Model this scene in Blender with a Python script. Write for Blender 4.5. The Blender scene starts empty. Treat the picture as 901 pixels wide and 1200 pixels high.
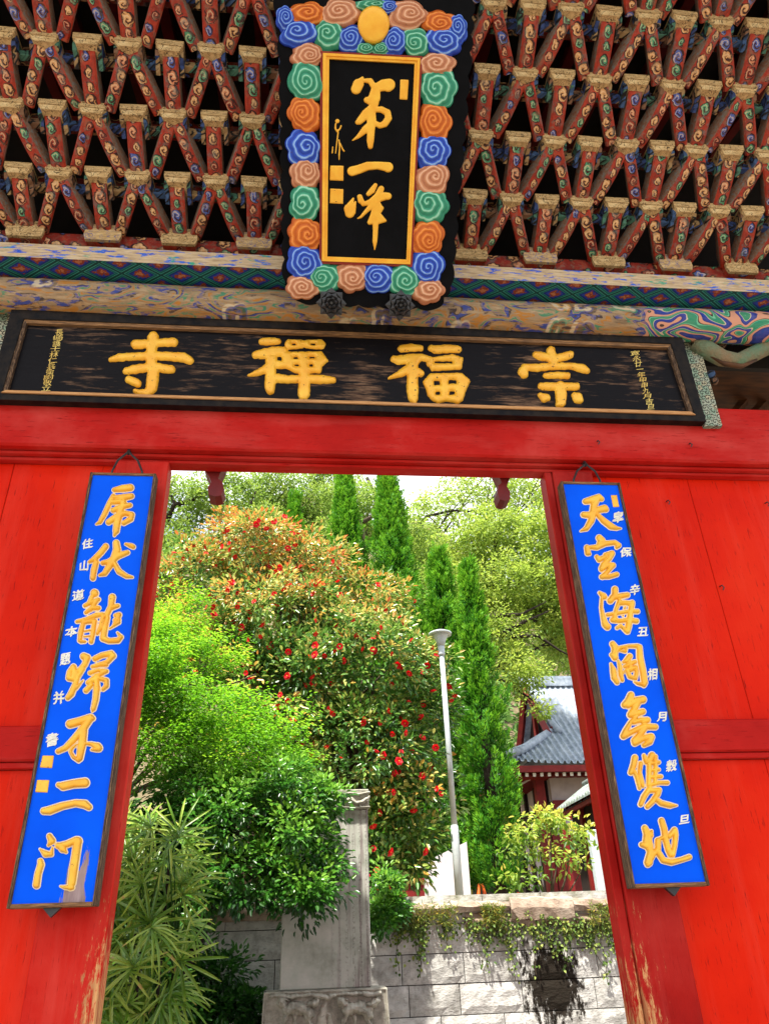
import bpy, math, random
import numpy as np
from mathutils import Vector, Matrix
random.seed(7); rng = np.random.default_rng(11)
sc = bpy.context.scene
COL = sc.collection

# ------------------------------------------------------------------ camera, sky, sun, exposure
F_PX, PITCH, YAW, ROLL = 880.4, math.radians(29.886), math.radians(6.373), math.radians(-2.181)
CAM = Vector((0.0, -3.6, 1.6))
fw = Vector((math.sin(YAW)*math.cos(PITCH), math.cos(YAW)*math.cos(PITCH), math.sin(PITCH)))
rt = Vector((math.cos(YAW), -math.sin(YAW), 0)); up = rt.cross(fw)
rt, up = math.cos(ROLL)*rt + math.sin(ROLL)*up, -math.sin(ROLL)*rt + math.cos(ROLL)*up
cam = bpy.data.cameras.new('camera'); cam_o = bpy.data.objects.new('camera', cam); COL.objects.link(cam_o)
cam.sensor_fit = 'VERTICAL'; cam.sensor_height = 36; cam.sensor_width = 27; cam.lens = F_PX/1200*36
cam.clip_start = 0.05; cam.clip_end = 600
cam_o.matrix_world = Matrix(((rt.x, up.x, -fw.x, CAM.x), (rt.y, up.y, -fw.y, CAM.y), (rt.z, up.z, -fw.z, CAM.z), (0, 0, 0, 1)))
sc.camera = cam_o

SUN_EL, SUN_AZ = math.radians(67), math.radians(-142)      # azimuth from +Y towards +X
world = bpy.data.worlds.new('World'); sc.world = world; world.use_nodes = True
wn = world.node_tree.nodes; wl = world.node_tree.links
bg = wn['Background']; bg.inputs[1].default_value = 0.10
sky = wn.new('ShaderNodeTexSky'); sky.sky_type = 'NISHITA'; sky.sun_disc = False
sky.sun_elevation = SUN_EL; sky.sun_rotation = SUN_AZ; sky.air_density = 1.0; sky.dust_density = 2.0; sky.ozone_density = 1.0
tc = wn.new('ShaderNodeTexCoord'); cn = wn.new('ShaderNodeTexNoise')
cn.inputs['Scale'].default_value = 5; cn.inputs['Detail'].default_value = 6; cn.inputs['Roughness'].default_value = .62
cr = wn.new('ShaderNodeValToRGB'); cr.color_ramp.elements[0].position = .38; cr.color_ramp.elements[1].position = .55
mx = wn.new('ShaderNodeMix'); mx.data_type = 'RGBA'
wl.new(tc.outputs['Generated'], cn.inputs['Vector']); wl.new(cn.outputs['Fac'], cr.inputs[0]); wl.new(cr.outputs[0], mx.inputs[0])
wl.new(sky.outputs[0], mx.inputs[6]); mx.inputs[7].default_value = (8.0, 8.2, 8.5, 1); wl.new(mx.outputs[2], bg.inputs[0])

sun = bpy.data.lights.new('sun', 'SUN'); sun.energy = 4.9; sun.angle = math.radians(2.5); sun.color = (1, .95, .86)
sun_o = bpy.data.objects.new('sun', sun); COL.objects.link(sun_o)
sd = Vector((math.sin(SUN_AZ)*math.cos(SUN_EL), math.cos(SUN_AZ)*math.cos(SUN_EL), math.sin(SUN_EL)))
sun_o.rotation_euler = sd.to_track_quat('Z', 'Y').to_euler()
sc.view_settings.view_transform = 'Standard'; sc.view_settings.look = 'None'
sc.view_settings.gamma = 1; sc.view_settings.exposure = 1.35
sc.cycles.max_bounces = 8; sc.cycles.transparent_max_bounces = 4

# ------------------------------------------------------------------ helpers
def ray(px, py):
    return (rt*((px-450.5)/F_PX) - up*((py-600)/F_PX) + fw)
def at(px, py, Y):                     # the point of a pixel's ray on the vertical plane Y
    d = ray(px, py); return CAM + d*((Y-CAM.y)/d.y)
def atz(px, py, z):
    d = ray(px, py); return CAM + d*((z-CAM.z)/d.z)
def on_plane(px, py, p0, n):
    d = ray(px, py); return CAM + d*((p0-CAM).dot(n)/d.dot(n))
def depth(p): return (p-CAM).dot(fw)
def S(r, g, b):
    f = lambda v: ((v/255)/12.92 if v/255 <= .04045 else ((v/255+.055)/1.055)**2.4)
    return (f(r), f(g), f(b), 1)

WL = {}                                # world location of every object made here
def link(o, parent, loc):
    COL.objects.link(o); loc = Vector(loc); WL[o.name] = loc
    if parent is not None:
        o.parent = parent; o.location = loc - WL[parent.name]
    else: o.location = loc
    return o
def tag(o, label, cat=None, group=None, kind=None):
    if label: o['label'] = label
    if cat: o['category'] = cat
    if group: o['group'] = group
    if kind: o['kind'] = kind
    return o
def thing(name, loc, label, cat, group=None, kind=None):
    o = bpy.data.objects.new(name, None); o.empty_display_size = .2
    link(o, None, loc); return tag(o, label, cat, group, kind)
def mk(name, verts, faces, mats, parent=None, smooth=False, midx=None, origin=None):
    V = np.array([tuple(v) for v in verts], dtype=float)
    c = Vector(origin) if origin is not None else Vector(((V.min(0)+V.max(0))/2).tolist())
    me = bpy.data.meshes.new(name)
    me.from_pydata((V-np.array(c)).tolist(), [], faces)
    for m in (mats if isinstance(mats, (list, tuple)) else [mats]): me.materials.append(m)
    if midx is not None: me.polygons.foreach_set('material_index', midx)
    if smooth: me.polygons.foreach_set('use_smooth', [True]*len(me.polygons))
    me.update()
    return link(bpy.data.objects.new(name, me), parent, c)
def inst(name, me, M4, parent):        # another object on shared mesh data; M4 in world space
    o = bpy.data.objects.new(name, me); link(o, parent, M4.to_translation())
    o.rotation_mode = 'QUATERNION'; o.rotation_quaternion = M4.to_quaternion(); o.scale = M4.to_scale(); return o

class MB:
    def __init__(s): s.v = []; s.f = []; s.m = []
    def add(s, vs, fs, m=0):
        k = len(s.v); s.v += [tuple(v) for v in vs]; s.f += [tuple(i+k for i in f) for f in fs]; s.m += [m]*len(fs)
    def box(s, x0, x1, y0, y1, z0, z1, m=0, b=0.0):
        if b <= 0:
            s.add([(x, y, z) for z in (z0, z1) for y in (y0, y1) for x in (x0, x1)],
                  [(0, 2, 3, 1), (4, 5, 7, 6), (0, 1, 5, 4), (2, 6, 7, 3), (0, 4, 6, 2), (1, 3, 7, 5)], m)
            return
        # bevelled box: bmesh-free, three nested rings per corner
        P = {}; vs = []
        for ix, x in enumerate((x0, x1)):
            for iy, y in enumerate((y0, y1)):
                for iz, z in enumerate((z0, z1)):
                    sx, sy, sz = (b if ix == 0 else -b), (b if iy == 0 else -b), (b if iz == 0 else -b)
                    P[ix, iy, iz, 0] = len(vs); vs.append((x, y+sy, z+sz))
                    P[ix, iy, iz, 1] = len(vs); vs.append((x+sx, y, z+sz))
                    P[ix, iy, iz, 2] = len(vs); vs.append((x+sx, y+sy, z))
        fs = []
        for i in (0, 1):
            fs.append([P[i, 0, 0, 0], P[i, 0, 1, 0], P[i, 1, 1, 0], P[i, 1, 0, 0]][::1 if i == 0 else -1])
            fs.append([P[0, i, 0, 1], P[1, i, 0, 1], P[1, i, 1, 1], P[0, i, 1, 1]][::1 if i == 0 else -1])
            fs.append([P[0, 0, i, 2], P[0, 1, i, 2], P[1, 1, i, 2], P[1, 0, i, 2]][::1 if i == 0 else -1])
        for i in (0, 1):
            for j in (0, 1):
                fs.append([P[i, j, 0, 0], P[i, j, 0, 1], P[i, j, 1, 1], P[i, j, 1, 0]])
                fs.append([P[i, 0, j, 0], P[i, 0, j, 2], P[i, 1, j, 2], P[i, 1, j, 0]])
                fs.append([P[0, i, j, 1], P[0, i, j, 2], P[1, i, j, 2], P[1, i, j, 1]])
                for k in (0, 1): fs.append([P[i, j, k, 0], P[i, j, k, 1], P[i, j, k, 2]])
        s.add(vs, fs, m)
    def tube(s, pts, rad, n=8, m=0, caps=True):
        pts = [Vector(p) for p in pts]; rad = rad if isinstance(rad, (list, tuple)) else [rad]*len(pts)
        vs = []; prev = None
        for i, p in enumerate(pts):
            t = (pts[min(i+1, len(pts)-1)] - pts[max(i-1, 0)]).normalized()
            a = prev if prev is not None else (Vector((0, 0, 1)) if abs(t.z) < .9 else Vector((1, 0, 0)))
            u = t.cross(a).normalized(); w = u.cross(t).normalized(); prev = w
            for k in range(n):
                an = 2*math.pi*k/n; vs.append(p + (u*math.cos(an) + w*math.sin(an))*rad[i])
        fs = [(i*n+k, i*n+(k+1) % n, (i+1)*n+(k+1) % n, (i+1)*n+k) for i in range(len(pts)-1) for k in range(n)]
        if caps: fs += [tuple(range(n))[::-1], tuple(range((len(pts)-1)*n, len(pts)*n))]
        s.add(vs, fs, m)
    def prism(s, poly, y0, y1, m=0, ax=1):          # closed 2D outline extruded along one axis
        n = len(poly)
        def P(a, b, y): return (a, y, b) if ax == 1 else ((y, a, b) if ax == 0 else (a, b, y))
        s.add([P(a, b, y0) for a, b in poly] + [P(a, b, y1) for a, b in poly],
              [tuple(range(n)), tuple(range(n, 2*n))[::-1]] + [(i, i+n, (i+1) % n+n, (i+1) % n) for i in range(n)], m)
    def build(s, name, mats, parent=None, smooth=False, origin=None):
        return mk(name, s.v, s.f, mats, parent, smooth, s.m, origin)
def box(name, x0, x1, y0, y1, z0, z1, mat, parent, b=.006):
    m = MB(); m.box(x0, x1, y0, y1, z0, z1, 0, b); return m.build(name, mat, parent)

# ------------------------------------------------------------------ materials
class NT:
    def __init__(s, name, rough=.6, spec=.4, metal=0):
        s.mat = bpy.data.materials.new(name); s.mat.use_nodes = True; t = s.mat.node_tree; s.n = t.nodes; s.l = t.links
        s.b = s.n['Principled BSDF']; s.b.inputs['Roughness'].default_value = rough
        s.b.inputs['Specular IOR Level'].default_value = spec; s.b.inputs['Metallic'].default_value = metal
        s.tc = s.n.new('ShaderNodeTexCoord')
    def put(s, sock, v):
        if isinstance(v, bpy.types.NodeSocket): s.l.new(v, sock)
        else: sock.default_value = v
    def geo(s): return s.n.new('ShaderNodeNewGeometry').outputs['Position']
    def map(s, src='Object', scale=(1, 1, 1), loc=(0, 0, 0), rot=(0, 0, 0)):
        m = s.n.new('ShaderNodeMapping'); m.inputs['Scale'].default_value = scale; m.inputs['Rotation'].default_value = rot
        s.put(m.inputs['Location'], loc)
        s.l.new(src if isinstance(src, bpy.types.NodeSocket) else s.tc.outputs[src], m.inputs[0]); return m.outputs[0]
    def noise(s, vec, scale=5, detail=4, rough=.55, out='Fac', dist=0):
        n = s.n.new('ShaderNodeTexNoise'); n.inputs['Scale'].default_value = scale; n.inputs['Detail'].default_value = detail
        n.inputs['Roughness'].default_value = rough; n.inputs['Distortion'].default_value = dist; s.l.new(vec, n.inputs['Vector']); return n.outputs[out]
    def ramp(s, fac, stops, interp='LINEAR'):
        r = s.n.new('ShaderNodeValToRGB'); r.color_ramp.interpolation = interp; e = r.color_ramp.elements
        while len(e) < len(stops): e.new(.5)
        for i, (p, c) in enumerate(stops):
            e[i].position = p; e[i].color = c if len(c) == 4 else (*c, 1)
        s.l.new(fac, r.inputs[0]); return r.outputs[0]
    def mix(s, fac, a, b, mode='MIX'):
        m = s.n.new('ShaderNodeMix'); m.data_type = 'RGBA'; m.blend_type = mode
        s.put(m.inputs[0], fac); s.put(m.inputs[6], a); s.put(m.inputs[7], b); return m.outputs[2]
    def math(s, op, a, b=0., c=0.):
        m = s.n.new('ShaderNodeMath'); m.operation = op
        for i, v in enumerate((a, b, c)): s.put(m.inputs[i], v)
        return m.outputs[0]
    def xyz(s, vec):
        m = s.n.new('ShaderNodeSeparateXYZ'); s.l.new(vec, m.inputs[0]); return m.outputs
    def comb(s, x, y, z=0.):
        m = s.n.new('ShaderNodeCombineXYZ')
        for i, v in enumerate((x, y, z)): s.put(m.inputs[i], v)
        return m.outputs[0]
    def thr(s, v, lo, hi):
        m = s.n.new('ShaderNodeMapRange'); m.inputs[1].default_value = lo; m.inputs[2].default_value = hi; s.l.new(v, m.inputs[0]); return m.outputs[0]
    def rnd(s): return s.n.new('ShaderNodeObjectInfo').outputs['Random']
    def attr(s, name): a = s.n.new('ShaderNodeAttribute'); a.attribute_name = name; return a
    def bump(s, h, strength=.3, dist=.01):
        b = s.n.new('ShaderNodeBump'); b.inputs['Strength'].default_value = strength; b.inputs['Distance'].default_value = dist
        s.l.new(h, b.inputs['Height']); s.l.new(b.outputs[0], s.b.inputs['Normal'])
    def col(s, c): s.put(s.b.inputs['Base Color'], c); return s
    def rough(s, v): s.put(s.b.inputs['Roughness'], v)

def simple(name, c1, c2=None, rough=.6, spec=.4, scale=6, stretch=(1, 1, 1), bump=.2, metal=0, lo=.35, hi=.65, bd=.004):
    t = NT(name, rough, spec, metal); g = t.map(t.geo(), stretch); n = t.noise(g, scale, 6, .6)
    t.col(t.ramp(n, [(lo, c1), (hi, c2 or c1)])); t.bump(t.noise(g, scale*5, 4), bump, bd); return t.mat

def red_paint(name, base, dark, pale, grain, wear=None):
    t = NT(name, .45, .06); P = t.geo(); g = t.map(P, grain)
    pale2 = tuple(min(1, v*1.0+a) for v, a in zip(pale[:3], (.04, .035, .03)))+(1,)
    n = t.noise(t.map(P, (1, 1, 1)), 1.7, 5, .6); fine = t.noise(g, 9, 8, .68)
    c = t.ramp(n, [(.3, dark), (.5, base), (.72, pale)])
    fade = t.thr(t.noise(t.map(P, (grain[0]*.55+.3, 5, grain[2]*.35+.1)), 1.3, 5, .6), .50, .74); c = t.mix(t.math('MULTIPLY', fade, .42), c, pale2)
    c = t.mix(t.math('MULTIPLY', t.thr(fine, .30, .42), 1.0), S(120, 14, 10), c)
    chips = t.thr(t.noise(t.map(P, (grain[0]*.8+6, 6, grain[2]*.8+6)), 5, 5, .7), .735, .76)
    c = t.mix(t.math('MULTIPLY', chips, .55), c, S(225, 120, 100))
    if wear is not None:               # bare timber where hands have rubbed the jamb's arris
        x = t.xyz(P); ex, zt = wear
        edge = t.thr(t.math('ABSOLUTE', t.math('SUBTRACT', x[0], ex)), .22, .0)
        low = t.thr(x[2], zt, zt-1.1)
        w = t.math('ADD', t.math('MULTIPLY', edge, low), t.math('MULTIPLY', t.math('SUBTRACT', t.noise(t.map(P, (34, 34, 7)), 1.3, 10, .78), .5), 2.6))
        w = t.thr(w, .62, .80)
        wood = t.ramp(t.noise(t.map(P, (60, 60, 3)), 1, 4), [(.35, S(150, 92, 60)), (.65, S(214, 160, 105))])
        c = t.mix(w, c, wood); t.rough(t.math('MULTIPLY_ADD', w, .4, .42))
    t.col(c); t.bump(fine, .35, .004); return t.mat
RED = (S(205, 33, 14), S(188, 24, 12), S(214, 48, 24))
m_red_panel = red_paint('red_panel', S(212, 32, 5), S(200, 25, 4), S(218, 44, 14), (9, 9, 1.0))
m_red_beam = red_paint('red_beam', S(182, 30, 24), S(162, 22, 17), S(196, 66, 58), (1.2, 12, 12))
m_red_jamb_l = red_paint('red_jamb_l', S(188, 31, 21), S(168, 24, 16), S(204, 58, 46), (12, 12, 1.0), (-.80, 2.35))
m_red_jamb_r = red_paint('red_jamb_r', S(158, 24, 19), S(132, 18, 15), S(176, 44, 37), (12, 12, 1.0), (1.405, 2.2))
m_dark_red = simple('dark_red_timber', S(120, 20, 16), S(92, 14, 12), .55)
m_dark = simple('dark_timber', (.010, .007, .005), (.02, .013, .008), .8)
m_brown = simple('brown_timber', S(96, 58, 24), S(58, 34, 14), .7, stretch=(1, 5, 5))
m_iron = simple('black_iron', (.012, .012, .014), (.03, .028, .026), .45, .5, 30)
m_black_rough = simple('black_lacquer_edge', (.004, .004, .005), (.02, .014, .010), .5, .12, 20)

def wood_worn(name, c1, c2, c3, stretch, rough=.75):
    t = NT(name, rough, .25); P = t.geo(); g = t.map(P, stretch); n = t.noise(g, 6, 8, .7)
    t.col(t.ramp(n, [(.3, c1), (.5, c2), (.7, c3)])); t.bump(n, .5, .006); return t.mat
m_edge_v = wood_worn('worn_frame_upright', (.008, .007, .006), S(74, 54, 40), S(176, 140, 104), (40, 40, 2.0))
m_edge_h = wood_worn('worn_frame_rail', (.015, .012, .010), S(122, 88, 58), S(190, 140, 88), (2.0, 40, 40))

def gold(name, wear):
    t = NT(name, .38, .5, .15); P = t.geo(); n = t.noise(P, 55, 4, .6); big = t.noise(P, 12, 4)
    c = t.ramp(big, [(.3, S(236, 162, 30)), (.7, S(246, 190, 56))])
    c = t.mix(t.thr(n, wear, wear+.04), c, S(70, 38, 12)); t.col(c); t.bump(t.noise(P, 90, 3), .15, .003); return t.mat
m_gold = gold('gilding', .70); m_gold_worn = gold('worn_gilding', .645); m_gold_flat = gold('gilding_flat', .8)
m_cream_edge = simple('cream_outline', S(246, 226, 184), S(232, 206, 150), .6)
m_white_ink = simple('white_lettering', S(240, 236, 220), S(226, 218, 196), .6)
m_yellow_ink = simple('yellow_lettering', S(240, 214, 120), S(214, 170, 76), .6)

m_bead = wood_worn('bare_bead', S(132, 88, 56), S(196, 142, 90), S(216, 166, 112), (2.0, 40, 40))
def blue_board(name, wearbox=None):
    t = NT(name, .36, .05); P = t.geo(); n = t.noise(t.map(P, (14, 14, 2.2)), 2, 6, .65)
    c = t.ramp(t.noise(P, 2.5, 4), [(.3, S(0, 80, 226)), (.7, S(0, 94, 246))])
    chip = t.thr(t.noise(t.map(P, (50, 50, 12)), 1, 6, .7), .73, .75)
    c = t.mix(t.math('MULTIPLY', chip, .7), c, S(190, 205, 225))
    if wearbox:
        x = t.xyz(P); ex, zt = wearbox
        m = t.math('MULTIPLY', t.thr(t.math('ABSOLUTE', t.math('SUBTRACT', x[0], ex)), .085, .02), t.thr(x[2], zt+.30, zt))
        w = t.thr(t.math('ADD', m, t.math('MULTIPLY', t.math('SUBTRACT', t.noise(t.map(P, (45, 45, 7)), 1, 7, .7), .5), 1.7)), .5, .56)
        c = t.mix(w, c, t.ramp(n, [(.3, S(120, 96, 96)), (.7, S(172, 150, 148))]))
    t.col(c); t.bump(n, .12, .003); return t.mat
m_blue_l = blue_board('blue_board_l', (-.925, 1.80)); m_blue_r = blue_board('blue_board_r')

def black_sign():
    t = NT('weathered_black_lacquer', .5, .1); P = t.geo()
    n = t.noise(t.map(P, (2.2, 12, 15)), 2.2, 8, .7); big = t.noise(P, 2.0, 3)
    w = t.thr(t.math('ADD', n, t.math('MULTIPLY', t.math('SUBTRACT', big, .5), .8)), .56, .74)
    c = t.mix(w, (.006, .005, .006, 1), t.ramp(t.noise(t.map(P, (3, 10, 60)), 3, 5), [(.35, S(60, 40, 34)), (.7, S(150, 118, 92))]))
    t.col(c); t.rough(t.math('MULTIPLY_ADD', w, .35, .45)); t.bump(n, .5, .006); return t.mat
m_black_sign = black_sign()
m_black_panel = simple('black_lacquer', (.002, .002, .0025), (.004, .004, .005), .5, .06, 8, bump=.05)

def spiral(t, vec, scale, turns, lobes=6):
    """scroll clouds: one per voronoi cell. returns cell colour, radius in cell, spiral wave"""
    nz = t.n.new('ShaderNodeTexNoise'); nz.inputs['Scale'].default_value = scale*.9; nz.inputs['Detail'].default_value = 1; t.l.new(vec, nz.inputs['Vector'])
    ms = t.n.new('ShaderNodeVectorMath'); ms.operation = 'MULTIPLY_ADD'; t.l.new(nz.outputs['Color'], ms.inputs[0]); ms.inputs[1].default_value = (.55/scale,)*3; t.l.new(vec, ms.inputs[2]); vec = ms.outputs[0]
    v = t.n.new('ShaderNodeTexVoronoi'); v.voronoi_dimensions = '2D'; v.inputs['Scale'].default_value = scale
    v.inputs['Randomness'].default_value = .55; t.l.new(vec, v.inputs['Vector'])
    sub = t.n.new('ShaderNodeVectorMath'); sub.operation = 'SUBTRACT'; t.l.new(vec, sub.inputs[0]); t.l.new(v.outputs['Position'], sub.inputs[1])
    d = t.xyz(sub.outputs[0]); a = t.math('ARCTAN2', d[1], d[0]); r = v.outputs['Distance']
    lob = t.math('MULTIPLY_ADD', t.math('ABSOLUTE', t.math('SINE', t.math('MULTIPLY', a, lobes/2))), -.09, .09)
    r2 = t.math('ADD', r, lob)
    wave = t.math('SINE', t.math('MULTIPLY_ADD', r2, turns*6.283, a))
    sep = t.n.new('ShaderNodeSeparateColor'); t.l.new(v.outputs['Color'], sep.inputs[0])
    return sep.outputs[0], r2, wave, sep.outputs[1]

TAN, GRN, BLU, PNK = S(208, 152, 96), S(72, 146, 106), S(70, 92, 164), S(198, 126, 88)
def painted_red(name, scale=9, local=True, red=S(166, 50, 26), tie=False):
    t = NT(name, .62, .3); o = t.xyz(t.tc.outputs['Object']); r = t.rnd()
    vec = t.comb(t.math('MULTIPLY_ADD', r, 17., t.math('ADD', o[0], o[2])), t.math('MULTIPLY_ADD', r, 31., t.math('MULTIPLY', o[1], .8)))
    if tie: vec = t.comb(o[0], t.math('ADD', o[1], o[2]))
    if tie: h, rad, wave, h2 = spiral(t, vec, scale, 2.2)
    else:                                # a chain of scrolls down the middle of each timber
        v = t.math('ADD', t.math('DIVIDE', o[1], .062), t.math('MULTIPLY', r, 97.)); cell = t.math('FLOOR', v)
        wn_ = t.n.new('ShaderNodeTexWhiteNoise'); wn_.noise_dimensions = '1D'; t.l.new(cell, wn_.inputs['W'])
        sp = t.n.new('ShaderNodeSeparateColor'); t.l.new(wn_.outputs['Color'], sp.inputs[0]); h = sp.outputs[0]
        dn = t.math('MULTIPLY', t.math('SUBTRACT', t.noise(t.geo(), 34, 3), .5), .55)
        du = t.math('ADD', t.math('SUBTRACT', t.math('DIVIDE', o[0], .066), t.math('MULTIPLY', t.math('SUBTRACT', sp.outputs[1], .5), .36)), dn)
        dv = t.math('ADD', t.math('SUBTRACT', t.math('FRACT', v), .5), dn)
        rad = t.math('SQRT', t.math('ADD', t.math('MULTIPLY', du, du), t.math('MULTIPLY', t.math('MULTIPLY', dv, dv), .72)))
        rad = t.math('DIVIDE', rad, t.math('MULTIPLY_ADD', sp.outputs[2], .55, .72))
        wave = t.math('SINE', t.math('MULTIPLY_ADD', rad, 17., t.math('ARCTAN2', dv, du)))
    c = t.ramp(h, [(0, TAN), (.40, GRN), (.54, BLU), (.66, PNK), (.86, S(150, 50, 30))], 'CONSTANT')
    c = t.mix(t.thr(wave, .35, .8), c, S(60, 22, 16))
    c = t.mix(t.math('MULTIPLY', t.thr(wave, -.6, -.95), .5), c, S(236, 206, 160))
    bgc = t.ramp(t.noise(t.tc.outputs['Object'], 14, 5, .65), [(.3, S(108, 32, 19)), (.55, red), (.75, S(172, 82, 50))])
    c = t.mix(t.thr(rad, .37, .40), c, bgc)
    ring = t.math('MULTIPLY', t.thr(rad, .33, .36), t.thr(rad, .44, .40)); c = t.mix(ring, c, S(50, 16, 12))
    worn = t.thr(t.noise(t.map(t.geo(), (5, 4, 5)), 5, 8, .75), .50, .60)
    c = t.mix(t.math('MULTIPLY', worn, .6), c, t.ramp(t.noise(t.geo(), 9, 3), [(.4, S(132, 98, 72)), (.6, S(92, 108, 104))]))
    t.col(c); t.bump(wave, .25, .003); return t.mat
m_arm = painted_red('painted_red_timber', 15)
m_tie = painted_red('painted_tie_timber', 8, red=S(140, 36, 20), tie=True)

def block_front(name, ink):
    t = NT(name, .75, .2); o = t.tc.outputs['Object']; g = t.map('Object', (4, 4, 22)); r = t.rnd()
    base = t.ramp(t.noise(g, 4, 6, .65), [(.3, S(124, 94, 60)), (.5, S(196, 162, 110)), (.72, S(220, 194, 144))])
    x = t.xyz(o); off = t.comb(t.math('MULTIPLY_ADD', r, 40., x[0]), x[2], x[1])
    n = t.noise(off, 24, 2, .5, dist=1.6); line = t.math('ABSOLUTE', t.math('SUBTRACT', n, .5))
    c = t.mix(t.math('MULTIPLY', t.thr(line, .028, .008), .85), base, ink)
    t.col(c); t.bump(t.noise(g, 8, 5), .4, .005); return t.mat
m_block = block_front('bleached_block', S(36, 24, 18)); m_block_blue = block_front('bleached_block_blue_ink', S(50, 74, 150))
def carved(name, cols, scale=26):
    t = NT(name, .7, .25); x = t.xyz(t.tc.outputs['Object']); r = t.rnd()
    vec = t.comb(t.math('ADD', x[1], t.math('MULTIPLY_ADD', r, 9., x[0])), x[2]); h, rad, wave, h2 = spiral(t, vec, scale*.45, 2.0)
    c = t.ramp(h, [(i/len(cols), k) for i, k in enumerate(cols)], 'CONSTANT')
    c = t.mix(t.thr(wave, .3, .8), c, S(28, 24, 22)); t.col(c); t.bump(wave, .6, .006); return t.mat
m_wing = carved('carved_scroll_side', [S(60, 84, 120), S(70, 110, 90), S(150, 120, 80), S(50, 66, 110), S(120, 86, 62)])
m_fret = carved('green_fret_carving', [S(176, 182, 160), S(190, 182, 152), S(150, 172, 148)], 60)

def plate_front():
    t = NT('worn_plate_face', .75, .2); P = t.geo(); g = t.map(P, (3.2, 10, 26))
    base = t.ramp(t.noise(g, 3, 7, .65), [(.3, S(140, 112, 84)), (.5, S(196, 170, 134)), (.7, S(216, 196, 162))])
    n = t.noise(t.map(P, (3.5, 8, 16)), 2.2, 6, .7); n2 = t.noise(P, 7, 3, out='Color')
    paint = t.ramp(t.noise(P, 8, 2), [(.4, S(40, 84, 196)), (.55, S(60, 110, 210)), (.62, S(60, 160, 130))])
    c = t.mix(t.thr(n, .54, .58), base, paint); c = t.mix(t.math('MULTIPLY', t.thr(t.noise(g, 9, 6, .7), .64, .68), .8), c, S(60, 44, 36))
    t.col(c); t.bump(n, .4, .005); return t.mat
def diamond():
    t = NT('painted_diamond_soffit', .65, .3); P = t.xyz(t.geo()); w = .23
    u = t.math('DIVIDE', P[0], w); v = t.math('DIVIDE', P[1], .155)
    a = t.math('PINGPONG', t.math('ADD', u, v), .5); b = t.math('PINGPONG', t.math('SUBTRACT', u, v), .5)
    m = t.math('MINIMUM', a, b)
    c = t.ramp(m, [(0, S(14, 60, 58)), (.05, S(60, 150, 130)), (.075, S(18, 80, 84)), (.14, S(30, 120, 100)), (.165, S(24, 40, 110)), (.24, S(30, 56, 140))], 'CONSTANT')
    fl = t.noise(t.geo(), 40, 2, .5, dist=1.); blob = t.math('MULTIPLY_ADD', t.math('SUBTRACT', fl, .5), .5, m)
    c = t.mix(t.thr(blob, .29, .31), c, S(128, 54, 34)); c = t.mix(t.math('MULTIPLY', t.thr(blob, .40, .42), 1), c, S(170, 104, 70))
    c = t.mix(t.math('MULTIPLY', t.thr(t.noise(t.geo(), 30, 5, .7), .6, .7), .5), c, S(20, 26, 34))
    t.col(c); return t.mat
ZRB = (4.985, 4.93)
def round_beam():
    t = NT('painted_round_beam', .7, .25); P = t.geo(); g = t.map(P, (2.2, 14, 14))
    base = t.ramp(t.noise(g, 3, 7, .68), [(.28, S(98, 78, 60)), (.5, S(160, 132, 98)), (.72, S(186, 162, 128))])
    z = t.xyz(P); och = t.mix(t.thr(t.math('ADD', z[2], t.math('MULTIPLY', t.noise(g, 4, 4), .12)), ZRB[0], ZRB[1]), base, t.ramp(t.noise(g, 5, 4), [(.3, S(150, 92, 24)), (.7, S(196, 132, 44))]))
    vec = t.comb(z[0], t.math('MULTIPLY', z[2], 1.3)); h, rad, wave, h2 = spiral(t, vec, 4.6, 2.4, 4)
    pc = t.ramp(h, [(0, S(48, 70, 140)), (.3, S(60, 140, 110)), (.5, S(210, 160, 120)), (.62, S(210, 150, 60)), (.8, S(44, 66, 150))], 'CONSTANT')
    pc = t.mix(t.thr(wave, .2, .7), pc, S(226, 206, 170)); pc = t.mix(t.thr(wave, -.3, -.8), pc, S(46, 36, 40))
    keep = t.math('MULTIPLY', t.thr(rad, .42, .38), t.thr(h2, .14, .16)); keep = t.math('MULTIPLY', keep, t.thr(t.noise(g, 4, 6, .7), .4, .5))
    fresh = t.math('MULTIPLY', t.thr(z[0], 2.02, 2.10), 1.)      # the brocade end still has its paint
    n = t.noise(t.map(P, (2.6, 4, 4)), 1.5, 1, .4, dist=.5); band = t.math('FRACT', t.math('MULTIPLY', n, 6.))
    br = t.ramp(band, [(0, S(34, 60, 150)), (.2, S(206, 190, 160)), (.26, S(44, 140, 104)), (.5, S(110, 190, 150)), (.56, S(60, 40, 40)), (.62, S(214, 150, 120)), (.85, S(30, 50, 130))], 'CONSTANT')
    n3 = t.noise(t.map(P, (2.0, 4.5, 4.5)), 1.7, 2, .4, dist=.8); b3_ = t.math('FRACT', t.math('MULTIPLY', n3, 6.)); faint = t.ramp(b3_, [(0, S(36, 62, 138)), (.2, S(150, 124, 94)), (.32, S(58, 128, 96)), (.46, S(150, 124, 94)), (.6, S(176, 114, 40)), (.74, S(150, 124, 94)), (.88, S(58, 46, 50))], 'CONSTANT')
    wv = t.thr(t.noise(t.map(P, (4, 12, 12)), 2.4, 7, .72), .44, .54); c = t.mix(t.math('MULTIPLY', wv, .92), och, faint); c = t.mix(t.math('MULTIPLY', t.math('MULTIPLY', keep, t.thr(h2, .5, .52)), .6), c, pc); c = t.mix(t.math('MULTIPLY', fresh, .9), c, br)
    t.col(c); t.bump(t.noise(g, 5, 6, .7), .5, .006); return t.mat
m_plate, m_diamond, m_round = plate_front(), diamond(), round_beam()

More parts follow.
